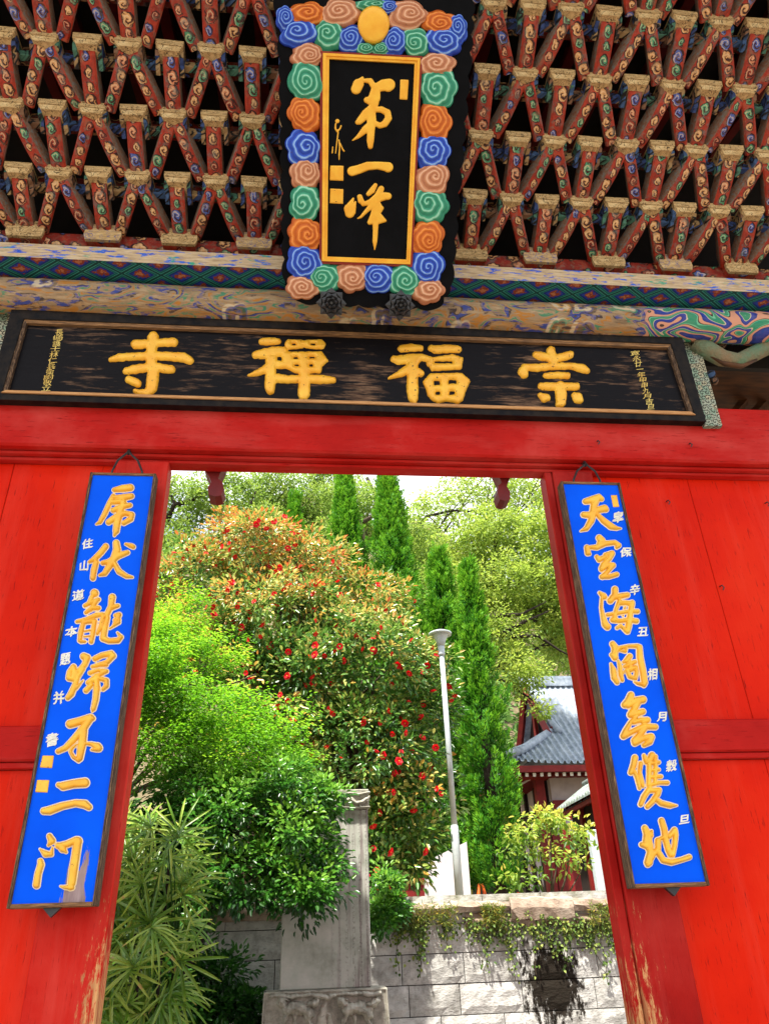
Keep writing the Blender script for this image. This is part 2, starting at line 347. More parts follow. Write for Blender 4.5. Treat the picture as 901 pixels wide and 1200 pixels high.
def scroll_mat(name, base, dark, light):
    t = NT(name, .55, .35); a = t.attr('groove').outputs['Fac']; P = t.geo(); n = t.noise(P, 30, 4)
    c = t.mix(t.math('MULTIPLY', t.math('SUBTRACT', 1., a), .9), base, dark); c = t.mix(t.thr(a, .80, .98), c, light)
    c = t.mix(t.math('MULTIPLY', t.thr(n, .5, .7), .35), c, dark); c = t.mix(t.math('MULTIPLY', t.thr(t.noise(P, 70, 6, .75), .62, .66), .7), c, S(70, 56, 46)); t.col(c); return t.mat
SCR = {'b': scroll_mat('scroll_blue', S(44, 92, 206), S(14, 40, 140), S(150, 190, 240)),
       'g': scroll_mat('scroll_green', S(64, 164, 124), S(24, 110, 84), S(160, 220, 190)),
       'o': scroll_mat('scroll_orange', S(222, 118, 26), S(168, 70, 10), S(238, 150, 70)),
       't': scroll_mat('scroll_tan', S(212, 148, 106), S(160, 92, 60), S(232, 184, 150)),
       'y': m_gold_flat}

def leaf_mat(name, stops, trans=.35, rough=.42, spec=.4):
    t = NT(name, rough, spec); a = t.attr('lv').outputs['Fac']; c = t.ramp(a, stops); t.col(c)
    tr = t.n.new('ShaderNodeBsdfTranslucent'); t.l.new(t.mix(.5, c, c, 'ADD') if trans > .3 else c, tr.inputs[0])
    m = t.n.new('ShaderNodeMixShader'); m.inputs[0].default_value = trans
    t.l.new(t.b.outputs[0], m.inputs[1]); t.l.new(tr.outputs[0], m.inputs[2]); t.l.new(m.outputs[0], t.n['Material Output'].inputs[0]); return t.mat
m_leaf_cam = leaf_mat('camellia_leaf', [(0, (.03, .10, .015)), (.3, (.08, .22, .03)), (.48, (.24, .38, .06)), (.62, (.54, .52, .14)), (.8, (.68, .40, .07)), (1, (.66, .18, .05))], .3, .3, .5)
m_leaf_dark = leaf_mat('glossy_shrub_leaf', [(0, (.012, .06, .008)), (.5, (.06, .21, .02)), (1, (.24, .45, .05))], .35, .3, .5)
m_leaf_fine = leaf_mat('fine_bright_leaf', [(0, (.045, .14, .008)), (.5, (.13, .34, .012)), (.88, (.30, .50, .025)), (1, (.46, .30, .05))], .45, .5, .3)
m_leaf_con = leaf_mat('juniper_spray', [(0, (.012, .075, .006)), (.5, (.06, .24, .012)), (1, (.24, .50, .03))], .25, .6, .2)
m_leaf_yel = leaf_mat('yellow_green_leaf', [(0, (.11, .20, .025)), (.5, (.27, .37, .05)), (1, (.46, .50, .09))], .45, .5, .3)
m_leaf_oli = leaf_mat('olive_leaf', [(0, (.08, .16, .02)), (.5, (.20, .31, .045)), (1, (.36, .42, .08))], .4, .5, .3)
m_leaf_shrub = leaf_mat('pale_shrub_leaf', [(0, (.05, .13, .02)), (.5, (.20, .32, .03)), (.85, (.45, .46, .07)), (1, (.62, .50, .09))], .4, .42, .4)
m_leaf_palm = leaf_mat('palm_leaflet', [(0, (.025, .10, .010)), (.5, (.13, .28, .02)), (.95, (.44, .56, .09)), (1, (.5, .38, .12))], .3, .35, .45)
m_leaf_ivy = leaf_mat('ivy_leaf', [(0, (.04, .09, .015)), (.5, (.13, .22, .035)), (.9, (.30, .36, .07)), (1, (.5, .38, .06))], .3, .5, .3)
m_leaf_hill = leaf_mat('hill_leaf', [(0, (.05, .12, .03)), (.5, (.12, .23, .05)), (1, (.22, .33, .08))], .3, .6, .2)
m_bark = simple('grey_bark', S(96, 84, 66), S(52, 44, 34), .85, .2, 8, (6, 6, 1), .5)
m_bark_dark = simple('dark_bark', S(54, 44, 36), S(28, 22, 18), .85, .2, 8, (6, 6, 1), .5)
m_flower = simple('camellia_petal', S(222, 12, 30), S(240, 40, 56), .5, .3, 20)
m_stamen = simple('camellia_stamen', S(236, 190, 70), S(220, 160, 40), .6)
m_bud = simple('orange_bud', S(226, 84, 40), S(214, 60, 50), .5)

def stone(name, c1, c2, c3, scale=5, bump=.6, bd=.012, stain=None):
    t = NT(name, .85, .2); P = t.geo(); n = t.noise(P, scale, 8, .68); chis = t.noise(t.map(P, (16, 16, 34), rot=(0, .6, 0)), 1.6, 4, .6)
    r = t.rnd(); c = t.ramp(t.math('MULTIPLY_ADD', t.math('SUBTRACT', r, .5), .16, n), [(.3, c1), (.5, c2), (.7, c3)])
    c = t.mix(t.math('MULTIPLY', t.thr(chis, .55, .68), .6), c, c1)
    if stain:
        p0, rx, rz = stain; x = t.xyz(P)
        dx = t.math('DIVIDE', t.math('SUBTRACT', x[0], p0.x), rx); dz = t.math('DIVIDE', t.math('SUBTRACT', x[2], p0.z), rz)
        d = t.math('SQRT', t.math('ADD', t.math('MULTIPLY', dx, dx), t.math('MULTIPLY', dz, dz)))
        w = t.math('ADD', d, t.math('MULTIPLY', t.math('SUBTRACT', t.noise(t.map(P, (16, 16, 7)), 1.2, 9, .75), .5), 3.4))
        c = t.mix(t.math('MULTIPLY', t.thr(w, 1.0, .72), t.thr(d, 1.5, 1.1)), c, S(34, 28, 20))
        moss = t.thr(t.math('ADD', t.math('MULTIPLY', t.noise(P, 3, 6, .7), .6), t.math('MULTIPLY', x[2], .38)), 1.0, 1.12)
        c = t.mix(t.math('MULTIPLY', moss, .6), c, S(88, 92, 40))
    t.col(c); t.bump(t.math('ADD', chis, n), bump, bd); return t.mat

# ------------------------------------------------------------------ setting: ground and terrace
m_ground = simple('pale_paving', S(128, 122, 114), S(104, 100, 92), .85, .2, 1.5)
m_soil = simple('terrace_soil', S(120, 106, 84), S(92, 84, 62), .95, .1, 2)
WALL_Y, TER_Z = 5.0, 1.90
g = mk('ground', [(-150, -60, 0), (150, -60, 0), (150, 200, 0), (-150, 200, 0)], [(0, 1, 2, 3)], m_ground); tag(g, None, kind='structure')
g = MB(); g.box(-60, 60, WALL_Y+.42, 90, .02, TER_Z-.02); tag(g.build('terrace', m_soil), None, kind='structure')

# ------------------------------------------------------------------ the gate
XL, XR = -0.80, 1.36                       # door opening
GX0, GX1 = -3.6, 4.2
gate = thing('temple_gate', (0.28, .1, 0), 'red lacquered temple gate with painted bracket lattice under its dark eave', 'gate')
zA = at(100, 524, -.06).z; zB = at(100, 540, -.01).z; zC = at(100, 547, .02).z
ZTOP = 4.44; zH = at(400, 557, .10).z
zB = zH+.024
box('lintel_beam', GX0, GX1, -.07, .16, zA, ZTOP, m_red_beam, gate, .012)
box('lintel_rail', GX0, GX1, -.02, .13, zB, zA-.002, m_red_beam, gate, .006)
box('head_rail', GX0, GX1, .015, .10, zH+.004, zB-.002, m_red_beam, gate, .004)

# jambs: a wide board and, on the opening side, a stepped reveal strip
def jamb(s, mat):
    xi = XL if s < 0 else XR
    a, b = (xi-.285, xi) if s < 0 else (xi+.045, xi+.285)
    box('door_jamb', a, b, 0, .11, 0, zH+.003, mat, gate, .006)
    if s > 0: box('jamb_reveal', xi, xi+.043, .018, .12, 0, zH+.003, mat, gate, .005)
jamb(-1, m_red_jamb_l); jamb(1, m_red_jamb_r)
def planks(xs, z0, z1):
    for a, b in zip(xs[:-1], xs[1:]):
        box('wall_plank', a+.0015, b-.0015, .062, .09, z0, z1, m_red_panel, gate, .002)
zr0l, zr1l = at(20, 900, .02).z, at(20, 850, .02).z
seam = at(815, 600, .062).x
LXS = [GX0, -2.95, -2.30, -1.65, XL-.283]; RXS = [XR+.283, seam, seam+.62, seam+1.25, GX1]
for xs in (LXS, RXS):
    planks(xs, .1, zr0l-.002); planks(xs, zr1l+.002, zH+.003)
    box('middle_rail', xs[0], xs[-1], .02, .10, zr0l+.03, zr1l, m_red_beam, gate, .008)
    box('middle_rail_moulding', xs[0], xs[-1], .035, .10, zr0l, zr0l+.028, m_red_beam, gate, .004)
    box('threshold_rail', xs[0], xs[-1], .0, .12, 0, .098, m_red_beam, gate)
# carved door-pivot noses under the lintel
def nose(px0, px1, py0, py1, flip):
    a = at(px0, py0-14, .14); b = at(px1, py1, .14); w, h = b.x-a.x, a.z-b.z
    pl = [(0, 1), (1, 1), (.93, .72), (.80, .55), (.72, .42), (.92, .34), (1.0, .18), (.92, .03), (.66, 0), (.40, .04), (.34, .20), (.46, .34), (.36, .46), (.16, .60), (.05, .78)]
    if flip: pl = [(1-u, v) for u, v in pl][::-1]
    m = MB(); m.prism([(a.x+u*w, b.z+v*h+.02) for u, v in pl][::-1], .115, .22); m.build('pivot_nose', m_dark_red, gate)
nose(238, 262, 552, 588, False); nose(577, 606, 557, 593, True)
# small iron hooks left in the timber
for px, py in ((782, 590), (898, 592), (845, 690), (808, 523), (700, 520)):
    p = at(px, py, .05 if py > 560 else -.075); m = MB()
    m.tube([p+Vector((0, .02, .02)), p+Vector((0, -.012, .016)), p+Vector((.006, -.018, 0)), p+Vector((-.003, -.014, -.014))], .0035, 6); m.build('iron_hook', m_iron, gate)

# painted beams over the name board
PF = -.40
zp1, zp0 = at(150, 291, PF).z, at(150, 307, PF).z
yb = atz(150, 331, zp0).y
m = MB(); m.box(GX0, GX1, PF, .08, zp0, zp1); m.m = [0 if abs(sum(m.v[i][2] for i in f)/4-zp0) > 1e-6 else 1 for f in m.f]
m.build('wall_plate', [m_plate, m_diamond], gate)
RB = .108; yc = yb+.05; zc = zp0-RB*.98
m = MB(); m.tube([(x, yc, zc+.004*math.sin(x*3)) for x in np.linspace(GX0, GX1, 24)], RB, 20); m.build('round_tie_beam', m_round, gate, smooth=True)
# board wall behind the bracket lattice, eave soffit, purlin, ceiling
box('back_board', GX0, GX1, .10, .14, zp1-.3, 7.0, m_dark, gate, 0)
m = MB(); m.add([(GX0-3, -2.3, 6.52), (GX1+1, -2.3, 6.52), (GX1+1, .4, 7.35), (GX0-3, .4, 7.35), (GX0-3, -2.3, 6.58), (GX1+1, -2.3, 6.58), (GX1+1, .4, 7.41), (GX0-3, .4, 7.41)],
    [(0, 1, 2, 3), (7, 6, 5, 4), (0, 4, 5, 1), (2, 6, 7, 3), (1, 5, 6, 2), (3, 7, 4, 0)]); m.build('eave_soffit', m_dark, gate)  # eave stretched forward and past the left end to shade the front
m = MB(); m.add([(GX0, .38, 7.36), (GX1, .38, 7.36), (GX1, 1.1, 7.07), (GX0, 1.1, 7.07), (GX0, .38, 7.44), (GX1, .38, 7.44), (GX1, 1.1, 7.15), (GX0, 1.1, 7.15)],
    [(0, 1, 2, 3), (7, 6, 5, 4), (0, 4, 5, 1), (2, 6, 7, 3), (1, 5, 6, 2), (3, 7, 4, 0)]); m.build('rear_roof', m_dark, gate)  # rear slope, ceiling and backing cut short to let sun reach the palm
m = MB(); m.tube([(x, -1.66, 6.56) for x in np.linspace(GX0, GX1, 16)], .085, 14); m.build('eave_purlin', m_round, gate, smooth=True)
for k in range(26):
    x = GX0+.15+k*.305; m = MB()
    m.add([(x+a, y, 6.52+(y+2.3)*.3074+dz) for y in (-2.25, .2) for a in (-.035, .035) for dz in (-.085, -.004)],
          [(0, 1, 3, 2), (4, 6, 7, 5), (0, 4, 5, 1), (2, 3, 7, 6), (0, 2, 6, 4), (1, 5, 7, 3)]); m.build('eave_rafter', m_dark_red, gate)
box('ceiling_board', GX0, GX1, .22, 1.0, 5.06, 5.10, m_brown, gate, 0)
for k, (a, b) in enumerate((((846, 500), (905, 432)), ((868, 500), (925, 440)), ((895, 500), (945, 450)))):
    p, q = at(a[0], a[1], .55), at(b[0], b[1], .75); m = MB(); m.tube([p-(q-p)*.3, q+(q-p)*.4], .035, 4); m.build('roof_strut', m_brown, gate)
box('inner_backing', GX0, GX1, .95, 1.0, 4.9, 7.0, m_brown, gate, 0)

# bracket lattice ------------------------------------------------
RX0, RS, RD, RH = -1.775, .4615, .2765, .2065
def rowp(k): return -.30-RD*k, 5.465+RH*k
def block_mesh():
    m = MB()
    def frus(w0, w1, y0, y1, z0, z1, mf, ms, t=.012):
        vs = [(-w0/2, y0+t, z0), (w0/2, y0+t, z0), (w0/2, y1, z0), (-w0/2, y1, z0), (-w1/2, y0, z1), (w1/2, y0, z1), (w1/2, y1, z1), (-w1/2, y1, z1)]
        m.add(vs, [(0, 1, 5, 4)], mf); m.add(vs, [(1, 2, 6, 5), (3, 0, 4, 7), (2, 3, 7, 6)], ms); m.add(vs, [(3, 2, 1, 0), (4, 5, 6, 7)], mf)
    frus(.152, .158, 0, .13, .002, .046, 0, 0, .003)
    frus(.112, .142, .006, .12, -.030, 0, 0, 0)
    # carved scroll tongues on both cheeks, running back along the arm
    for s in (-1, 1):
        pl = [(.03, .03), (.03, -.02), (.05, -.045), (.085, -.048), (.10, -.072), (.135, -.085), (.15, -.05), (.15, .03)]
        m.prism(pl[::-1] if s < 0 else pl[::-1], s*.056, s*.079, 1, 0)
    return m.v, m.f, m.m
def base_mesh():
    m = MB(); o = [(-.10, -.06), (.10, -.06), (.112, -.02), (.106, .05), (.112, .075), (-.112, .075), (-.106, .05), (-.112, -.02)]
    m.prism(o, 0, .02, 0); m.prism([(a*.97, b*.97) for a, b in o], .02, .2, 1); return m.v, m.f, m.m
def arm_mesh(L, w, over):                    # runs along +Y locally, from the lower block to the block it carries
    m = MB(); N = 7; h = w/2
    prof = [(L*i/(N-1), -.035+(RH-.06)*(i/(N-1))**1.5) for i in range(N)]       # curved underside
    vs = []
    for y, z in prof: vs += [(-h, y, z+.010), (-h*.72, y, z), (h*.72, y, z), (h, y, z+.010), (h, y, z+.11), (-h, y, z+.11)]
    fs = []
    for i in range(N-1):
        for k in range(6): fs.append((i*6+k, (i+1)*6+k, (i+1)*6+(k+1) % 6, i*6+(k+1) % 6))
    fs += [tuple(range(6)), tuple(range((N-1)*6, N*6))[::-1]]
    m.add(vs, fs); m.m = [1 if (q < (N-1)*6 and q % 6 in (3, 5)) else 0 for q in range(len(fs))]; return m.v, m.f, m.m
m_armside = wood_worn('worn_arm_side', S(124, 50, 32), S(138, 108, 86), S(104, 132, 138), (9, 9, 9))
def proto(name, vfm, mats):
    me = bpy.data.meshes.new(name); me.from_pydata(vfm[0], [], vfm[1])
    for x in mats: me.materials.append(x)
    me.polygons.foreach_set('material_index', vfm[2]); me.update(); return me
me_block = proto('bracket_block', block_mesh(), [m_block, m_wing])
me_base = [proto('bearing_block', base_mesh(), [mm, m_arm]) for mm in (m_block, m_block_blue)]
me_arm = proto('bracket_arm', arm_mesh(RD-.02, .088, 0), [m_arm, m_armside])
FO_, AP_ = .088, .012
DX = RS/2-FO_-AP_; LD = math.hypot(DX, RD); AD = math.atan2(DX, RD)
me_diag = proto('diagonal_arm', arm_mesh(LD-.02, .071, 0), [m_arm, m_armside])
NC = [-6, 28]                                    # half-spacing columns
for c in range(NC[0], NC[1]):
    x = RX0+c*RS/2
    if x < GX0+.5 or x > GX1-.3: continue
    if c % 2 == 0:
        y, z = rowp(0); inst('bearing_block', me_base[(c//2) % 2], Matrix.Translation((x, y, z)), gate)
    for k in range(1, 6):
        y, z = rowp(k); j = lambda a: random.uniform(-a, a)
        inst('bracket_block', me_block, Matrix.Translation((x+j(.004), y+j(.004), z)) @ Matrix.Rotation(j(.03), 4, 'Z'), gate)
        yl, zl = rowp(k-1); ys = yl+.035
        if (c + k) % 2 == 1:                     # straight arm, carried by the block right behind
            inst('bracket_arm', me_arm, Matrix.Translation((x, ys, zl+.055)) @ Matrix.Rotation(math.pi, 4, 'Z'), gate)
        else:
            for s in (-1, 1):
                inst('diagonal_arm', me_diag, Matrix.Translation((x+s*(RS/2-FO_), ys, zl+.052)) @ Matrix.Rotation(math.pi+s*AD*-1, 4, 'Z') , gate)
for k in range(0, 6):
    y, z = rowp(k)
    if k == 0: box('tie_timber', GX0, GX1, y+.055, y+.16, z-.055, z+.045, m_tie, gate, .004)
    box('tie_timber', GX0, GX1, y+.15, y+.22, z-.05+RH*.5, z+.03+RH*.5, m_tie, gate, .004)
    if k: box('tie_rail', GX0, GX1, y+.10, y+.14, z-.035, z+.012, m_wing, gate, .003)

# posts and carved elbow at the ends of the name board
def strip(name, quad, y, th, mat):
    P = [at(px, py, y) for px, py in quad]; m = MB()
    m.add(P + [p+Vector((0, th, 0)) for p in P], [(0, 1, 2, 3)[::-1], (4, 5, 6, 7), (0, 1, 5, 4), (1, 2, 6, 5), (2, 3, 7, 6), (3, 0, 4, 7)])
    return m.build(name, mat, gate)
strip('carved_post', [(797, 393), (816, 394), (846, 499), (826, 499)], -.10, .1, m_fret)
strip('carved_post', [(-14, 360), (14, 364), (-2, 420), (-30, 480)], -.10, .1, m_fret)
m_elbow = simple('carved_elbow_timber', S(136, 114, 86), S(96, 126, 98), .75, .2, 9, bump=.8, bd=.02)
m = MB(); pts = [at(px, py, -.12) for px, py in ((812, 402), (828, 410), (846, 420), (864, 423), (882, 415), (897, 406), (915, 404), (940, 410))]
m.tube(pts, [.055, .06, .055, .05, .052, .06, .062, .05], 12); m.build('carved_elbow', m_elbow, gate, smooth=True)
m = MB(); m.tube([p+Vector((0, -.01, -.055)) for p in pts[1:5]], [.012, .018, .018, .01], 8); m.build('elbow_ridge', m_brown, gate, smooth=True)
for px, py, r in ((845, 404, .03), (856, 400, .035), (848, 398, .025), (832, 440, .03), (836, 448, .024)):
    p = at(px, py, -.09); m = MB(); m.tube([p+Vector((0, -.02*k, 0)) for k in range(3)], [r, r*.85, r*.3], 9); m.build('carved_cloud', m_wing, gate, smooth=True)

# ------------------------------------------------------------------ brush characters as relief
def field(X, Y, strokes, polys, holes):
    d = np.full(X.shape, 1e9)
    for st in strokes:
        if len(st) == 1: st = [st[0], (st[0][0]+.1, st[0][1], st[0][2])]
        for (x0, y0, w0), (x1, y1, w1) in zip(st[:-1], st[1:]):
            dx, dy = x1-x0, y1-y0; L = dx*dx+dy*dy+1e-9
            t = np.clip(((X-x0)*dx+(Y-y0)*dy)/L, 0, 1)
            d = np.minimum(d, np.hypot(X-x0-t*dx, Y-y0-t*dy)-(w0+(w1-w0)*t)/2)
    for pl in polys:
        ins = np.zeros(X.shape, bool); dm = np.full(X.shape, 1e9)
        for (x0, y0), (x1, y1) in zip(pl, pl[1:]+pl[:1]):
            dx, dy = x1-x0, y1-y0; L = dx*dx+dy*dy+1e-9; t = np.clip(((X-x0)*dx+(Y-y0)*dy)/L, 0, 1)
            dm = np.minimum(dm, np.hypot(X-x0-t*dx, Y-y0-t*dy))
            c = (y0 > Y) != (y1 > Y); ins ^= c & (X < (x1-x0)*(Y-y0)/(y1-y0+1e-12)+x0)
        d = np.minimum(d, np.where(ins, -dm, dm))
    for a, b, c, e in holes:
        q = np.maximum(np.abs(X-(a+c)/2)-(c-a)/2, np.abs(Y-(b+e)/2)-(e-b)/2); d = np.maximum(d, -q)
    return d
def glyph(name, crop, plane, nrm, mat, parent, strokes=(), polys=(), holes=(), h=.012, R=34., grow=0., lift=.001, res=78, rough=0.):
    """crop = (x0, y0, scale) of the tracing; plane(px, py) gives the point on the board"""
    ext = [(x-w/2, y-w/2, x+w/2, y+w/2) for s in strokes for x, y, w in s] + [(x, y, x, y) for p in polys for x, y in p]
    e = np.array(ext); lo = e[:, :2].min(0)-12-grow; hi = e[:, 2:].max(0)+12+grow
    st = max(hi-lo)/res; xs = np.arange(lo[0], hi[0]+st, st); ys = np.arange(lo[1], hi[1]+st, st)
    X, Y = np.meshgrid(xs, ys); D = field(X, Y, strokes, polys, holes)-grow
    if rough: D = D+rough*(np.sin(X*.11+Y*.05)+np.sin(Y*.13-X*.07)+np.sin(X*.31)*.6)
    ins = D < 0; vid = {}; vs = []; fs = []
    p00, p10, p01 = plane(crop[0], crop[1]), None, None
    def pt(x, y, d):
        p = plane(crop[0]+x*crop[2], crop[1]+y*crop[2])
        return p + nrm*(lift + h*math.sqrt(min(1, max(0, -d)/R)))
    def gv(i, j):
        k = (i, j)
        if k not in vid: vid[k] = len(vs); vs.append(pt(xs[j], ys[i], D[i, j]))
        return vid[k]
    def ev(a, b):
        k = (a, b) if a < b else (b, a)
        if k not in vid:
            da, db = D[k[0]], D[k[1]]; t = da/(da-db)
            x = xs[k[0][1]]+(xs[k[1][1]]-xs[k[0][1]])*t; y = ys[k[0][0]]+(ys[k[1][0]]-ys[k[0][0]])*t
            vid[k] = len(vs); vs.append(plane(crop[0]+x*crop[2], crop[1]+y*crop[2])+nrm*(lift*.2))
        return vid[k]
    for i, j in zip(*np.nonzero(ins[:-1, :-1] | ins[1:, :-1] | ins[:-1, 1:] | ins[1:, 1:])):
        cs = [(i, j), (i+1, j), (i+1, j+1), (i, j+1)]; poly = []
        for k in range(4):
            a, b = cs[k], cs[(k+1) % 4]
            if ins[a]: poly.append(gv(*a))
            if ins[a] != ins[b]: poly.append(ev(a, b))
        if len(poly) > 2: fs.append(tuple(poly))
    return mk(name, vs, fs, mat, parent, True)

_font_cache = {}
def small_char(ch, px, py, size_px, plane, nrm, mat, parent, wpx=None, name='inscription_character', bold=0.0):
    if ch not in _font_cache:
        cu = bpy.data.curves.new('t', 'FONT'); cu.body = ch; cu.offset = bold; o = bpy.data.objects.new('t', cu); COL.objects.link(o)
        me = bpy.data.meshes.new_from_object(o.evaluated_get(bpy.context.evaluated_depsgraph_get()))
        V = [tuple(v.co) for v in me.vertices]; Fc = [tuple(p.vertices) for p in me.polygons]
        bpy.data.objects.remove(o); bpy.data.meshes.remove(me); _font_cache[ch] = (V, Fc)
    V, Fc = _font_cache[ch]; w = wpx or size_px; k = random.uniform(.08, .3); q = random.uniform(-.1, .1); a_ = random.uniform(.8, 1.1)
    V = [(.5+(x-.5)*a_+k*.25*(y-.38)+.018*math.sin(y*19+x*7), .38+(y-.38)*(2-a_)*.95+(q+.14)*(x-.5)+.018*math.sin(x*23+y*5), z) for x, y, z in V]
    n_ = len(V); VV = []; FF = []
    for i_, (ax_, ay_) in enumerate(((0, 0), (.05, .02), (-.02, -.05)) if size_px > 10 else ((0, 0),)):
        VV += [plane(px+(x-.5+ax_)*w, py-(y-.38+ay_)*size_px)+nrm*(.0022+.0005*i_) for x, y, z in V]; FF += [tuple(v_+n_*i_ for v_ in f_) for f_ in Fc]
    return mk(name, VV, FF, mat, parent)

# ------------------------------------------------------------------ blue couplet boards
def couplet(quad, y, label, glyphs, smalls, seals, blue, hook, ends, mark):
    nrm = Vector((0, -1, 0)); pl = lambda px, py: at(px, py, y)
    P = [pl(*q) for q in quad]                                   # tl tr br bl
    x0 = (P[0].x+P[3].x)/2; x1 = (P[1].x+P[2].x)/2; z1 = (P[0].z+P[1].z)/2; z0 = (P[2].z+P[3].z)/2
    t = thing('couplet_board', ((x0+x1)/2, y+.03, z0), label, 'signboard', 'blue couplet boards hung beside the doorway')
    box('panel', x0+.012, x1-.012, y, y+.05, z0+.014, z1-.012, blue, t, .002)
    f = .014
    for a, b in ((x0, x0+f), (x1-f, x1)): box('frame_upright', a, b, y-.012, y+.058, z0, z1, m_edge_v, t, .003)
    box('frame_rail', x0+f, x1-f, y-.010, y+.058, z1-f, z1, m_edge_h, t, .003); box('frame_rail', x0+f, x1-f, y-.012, y+.058, z0, z0+.016, m_edge_h, t, .003)
    for crop, st in glyphs:
        gch = glyph('gilded_character', crop, pl, nrm, m_gold, t, strokes=st, h=.014, R=17, lift=.002)
        glyph('painted_outline', crop, pl, nrm, m_cream_edge, gch, strokes=st, h=.0012, R=10, grow=8.5, lift=.0006, res=64)
    for ch, px, py, s in smalls: small_char(ch, px, py, s, pl, nrm, m_white_ink, t)
    for crop, poly in seals:
        glyph('seal', crop, pl, nrm, m_gold_worn, t, polys=[poly], h=.003, R=8, lift=.0012, res=26)
    hp = at(hook[0], hook[1], -.03); m = MB()
    m.tube([hp+Vector((0, .05, .01)), hp+Vector((0, -.015, .012)), hp+Vector((0, -.03, -.01)), hp+Vector((0, -.012, -.02))], .007, 7); m.build('hook', m_iron, t)
    m = MB()
    for e in ends:
        q = at(e[0], e[1], y+.01); q.z = z1+.002; mid = (hp+q)/2+Vector((math.copysign(.014, q.x-hp.x), -.012, .012))
        m.tube([hp+Vector((0, -.022, -.006)), mid, q+Vector((0, 0, .02)), q], .0062, 6)
    m.build('hanging_chain', m_iron, t)
    p = at(mark[0], mark[1], y+.02); m = MB(); m.prism([(p.x-.035, z0-.001), (p.x, z0-.035), (p.x+.035, z0-.001)], y+.006, y+.03); m.build('lower_bracket', m_iron, t)
L1, L2, L3, L4 = (80, 560, .111), (60, 680, .13333), (20, 830, .1332), (10, 960, .1332)
R1, R2, R3, R4 = (660, 565, .111), (680, 680, .1332), (710, 800, .13333), (725, 930, .1221)
left_g = [
 (L1, [[(490,130,45),(580,115,70),(660,105,70)], [(490,210,40),(580,210,65),(670,195,55)], [(480,190,40),(440,270,50),(390,380,50),(340,470,40),(300,490,14)], [(480,260,46),(560,250,55)],
   [(480,345,50),(560,310,55),(655,290,45)], [(430,470,55),(500,420,60),(600,375,50),(675,390,55),(665,435,55),(590,480,45)], [(590,260,55),(545,380,70),(520,480,70),(510,560,65),(490,610,22)]]),
 (L1, [[(400,725,60),(350,790,58),(280,860,55),(225,890,28)], [(300,890,55),(275,980,60),(265,1060,55)], [(510,690,65),(520,760,75),(490,850,75),(440,930,66),(390,1010,52),(335,1030,22)],
   [(370,900,45),(430,890,55),(540,820,65),(630,790,45)], [(490,900,45),(540,990,56),(620,1040,46),(680,1050,22)], [(610,700,22),(670,720,50),(690,730,45)]]),
 (L2, [[(385,115,68)], [(300,225,32),(360,195,36),(420,170,32)], [(360,150,36),(340,200,36)], [(310,285,32),(360,248,38),(420,245,36)], [(400,190,34),(350,260,36)], [(230,365,26),(320,345,40),(400,310,44),(455,300,32)],
   [(290,360,36),(265,460,44),(255,530,36)], [(300,375,24),(390,360,36)], [(385,365,42),(370,470,40),(355,540,40)], [(300,450,14),(345,440,16)], [(290,497,12),(340,493,14)], [(265,540,30),(300,540,24)],
   [(540,150,56),(530,230,46),(490,310,46)], [(540,240,44),(590,225,32)], [(460,320,36),(440,410,40),(410,470,26)], [(500,330,36),(475,420,50),(460,510,55),(510,535,42),(590,530,46),(620,500,32),(585,460,12)],
   [(570,310,32),(600,305,42),(570,370,38),(555,395,24)], [(560,350,24),(600,350,30)], [(600,372,26),(520,425,12)]]),
 (L2, [[(290,670,60),(320,680,56),(300,740,46),(250,800,44)], [(200,760,44),(165,810,44),(160,860,50),(200,870,44)], [(200,765,50),(212,820,56),(195,868,44)], [(290,780,24),(240,850,36),(215,920,46),(180,1000,54),(150,1035,40)],
   [(285,880,7),(225,950,26)], [(390,690,44),(450,660,44),(530,645,50),(550,665,46),(500,720,38),(400,752,34),(365,760,26)], [(380,752,20),(490,745,30)], [(345,815,34),(420,790,26),(490,800,34),(400,845,34),(340,890,38)],
   [(330,900,42),(420,862,34),(490,880,40),(490,930,40),(460,960,30)], [(310,970,44),(360,920,34)], [(400,840,38),(405,950,54),(395,1050,50),(375,1130,42),(365,1155,12)]]),
 (L3, [[(470,140,70),(560,115,66),(650,85,64),(670,90,42)], [(650,100,46),(600,160,64),(560,220,74)], [(590,170,56),(500,280,56),(430,350,46),(365,380,40)], [(590,200,64),(575,320,70),(555,440,56),(545,465,28)],
   [(545,462,32),(500,430,32),(475,385,27),(490,350,22),(530,320,12)], [(600,310,18),(660,315,36),(710,340,70),(720,350,66)], [(660,365,18),(700,365,36)]]),
 (L3, [[(370,675,42),(410,685,72),(500,665,70),(600,655,80)], [(240,905,56),(290,900,70),(400,860,60),(520,835,56),(600,845,70),(635,870,56)]]),
 (L4, [[(365,150,46),(385,190,62),(355,230,20)], [(280,262,10),(330,305,56),(380,310,36),(392,250,10)], [(285,370,46),(290,400,56),(265,480,56),(250,580,60)], [(440,225,36),(480,260,64),(510,290,22)],
   [(440,235,46),(520,220,56),(600,185,60),(620,195,64)], [(615,190,70),(595,320,70),(575,450,74),(560,560,70),(545,605,46)], [(560,600,50),(500,600,32),(460,590,10)]])]
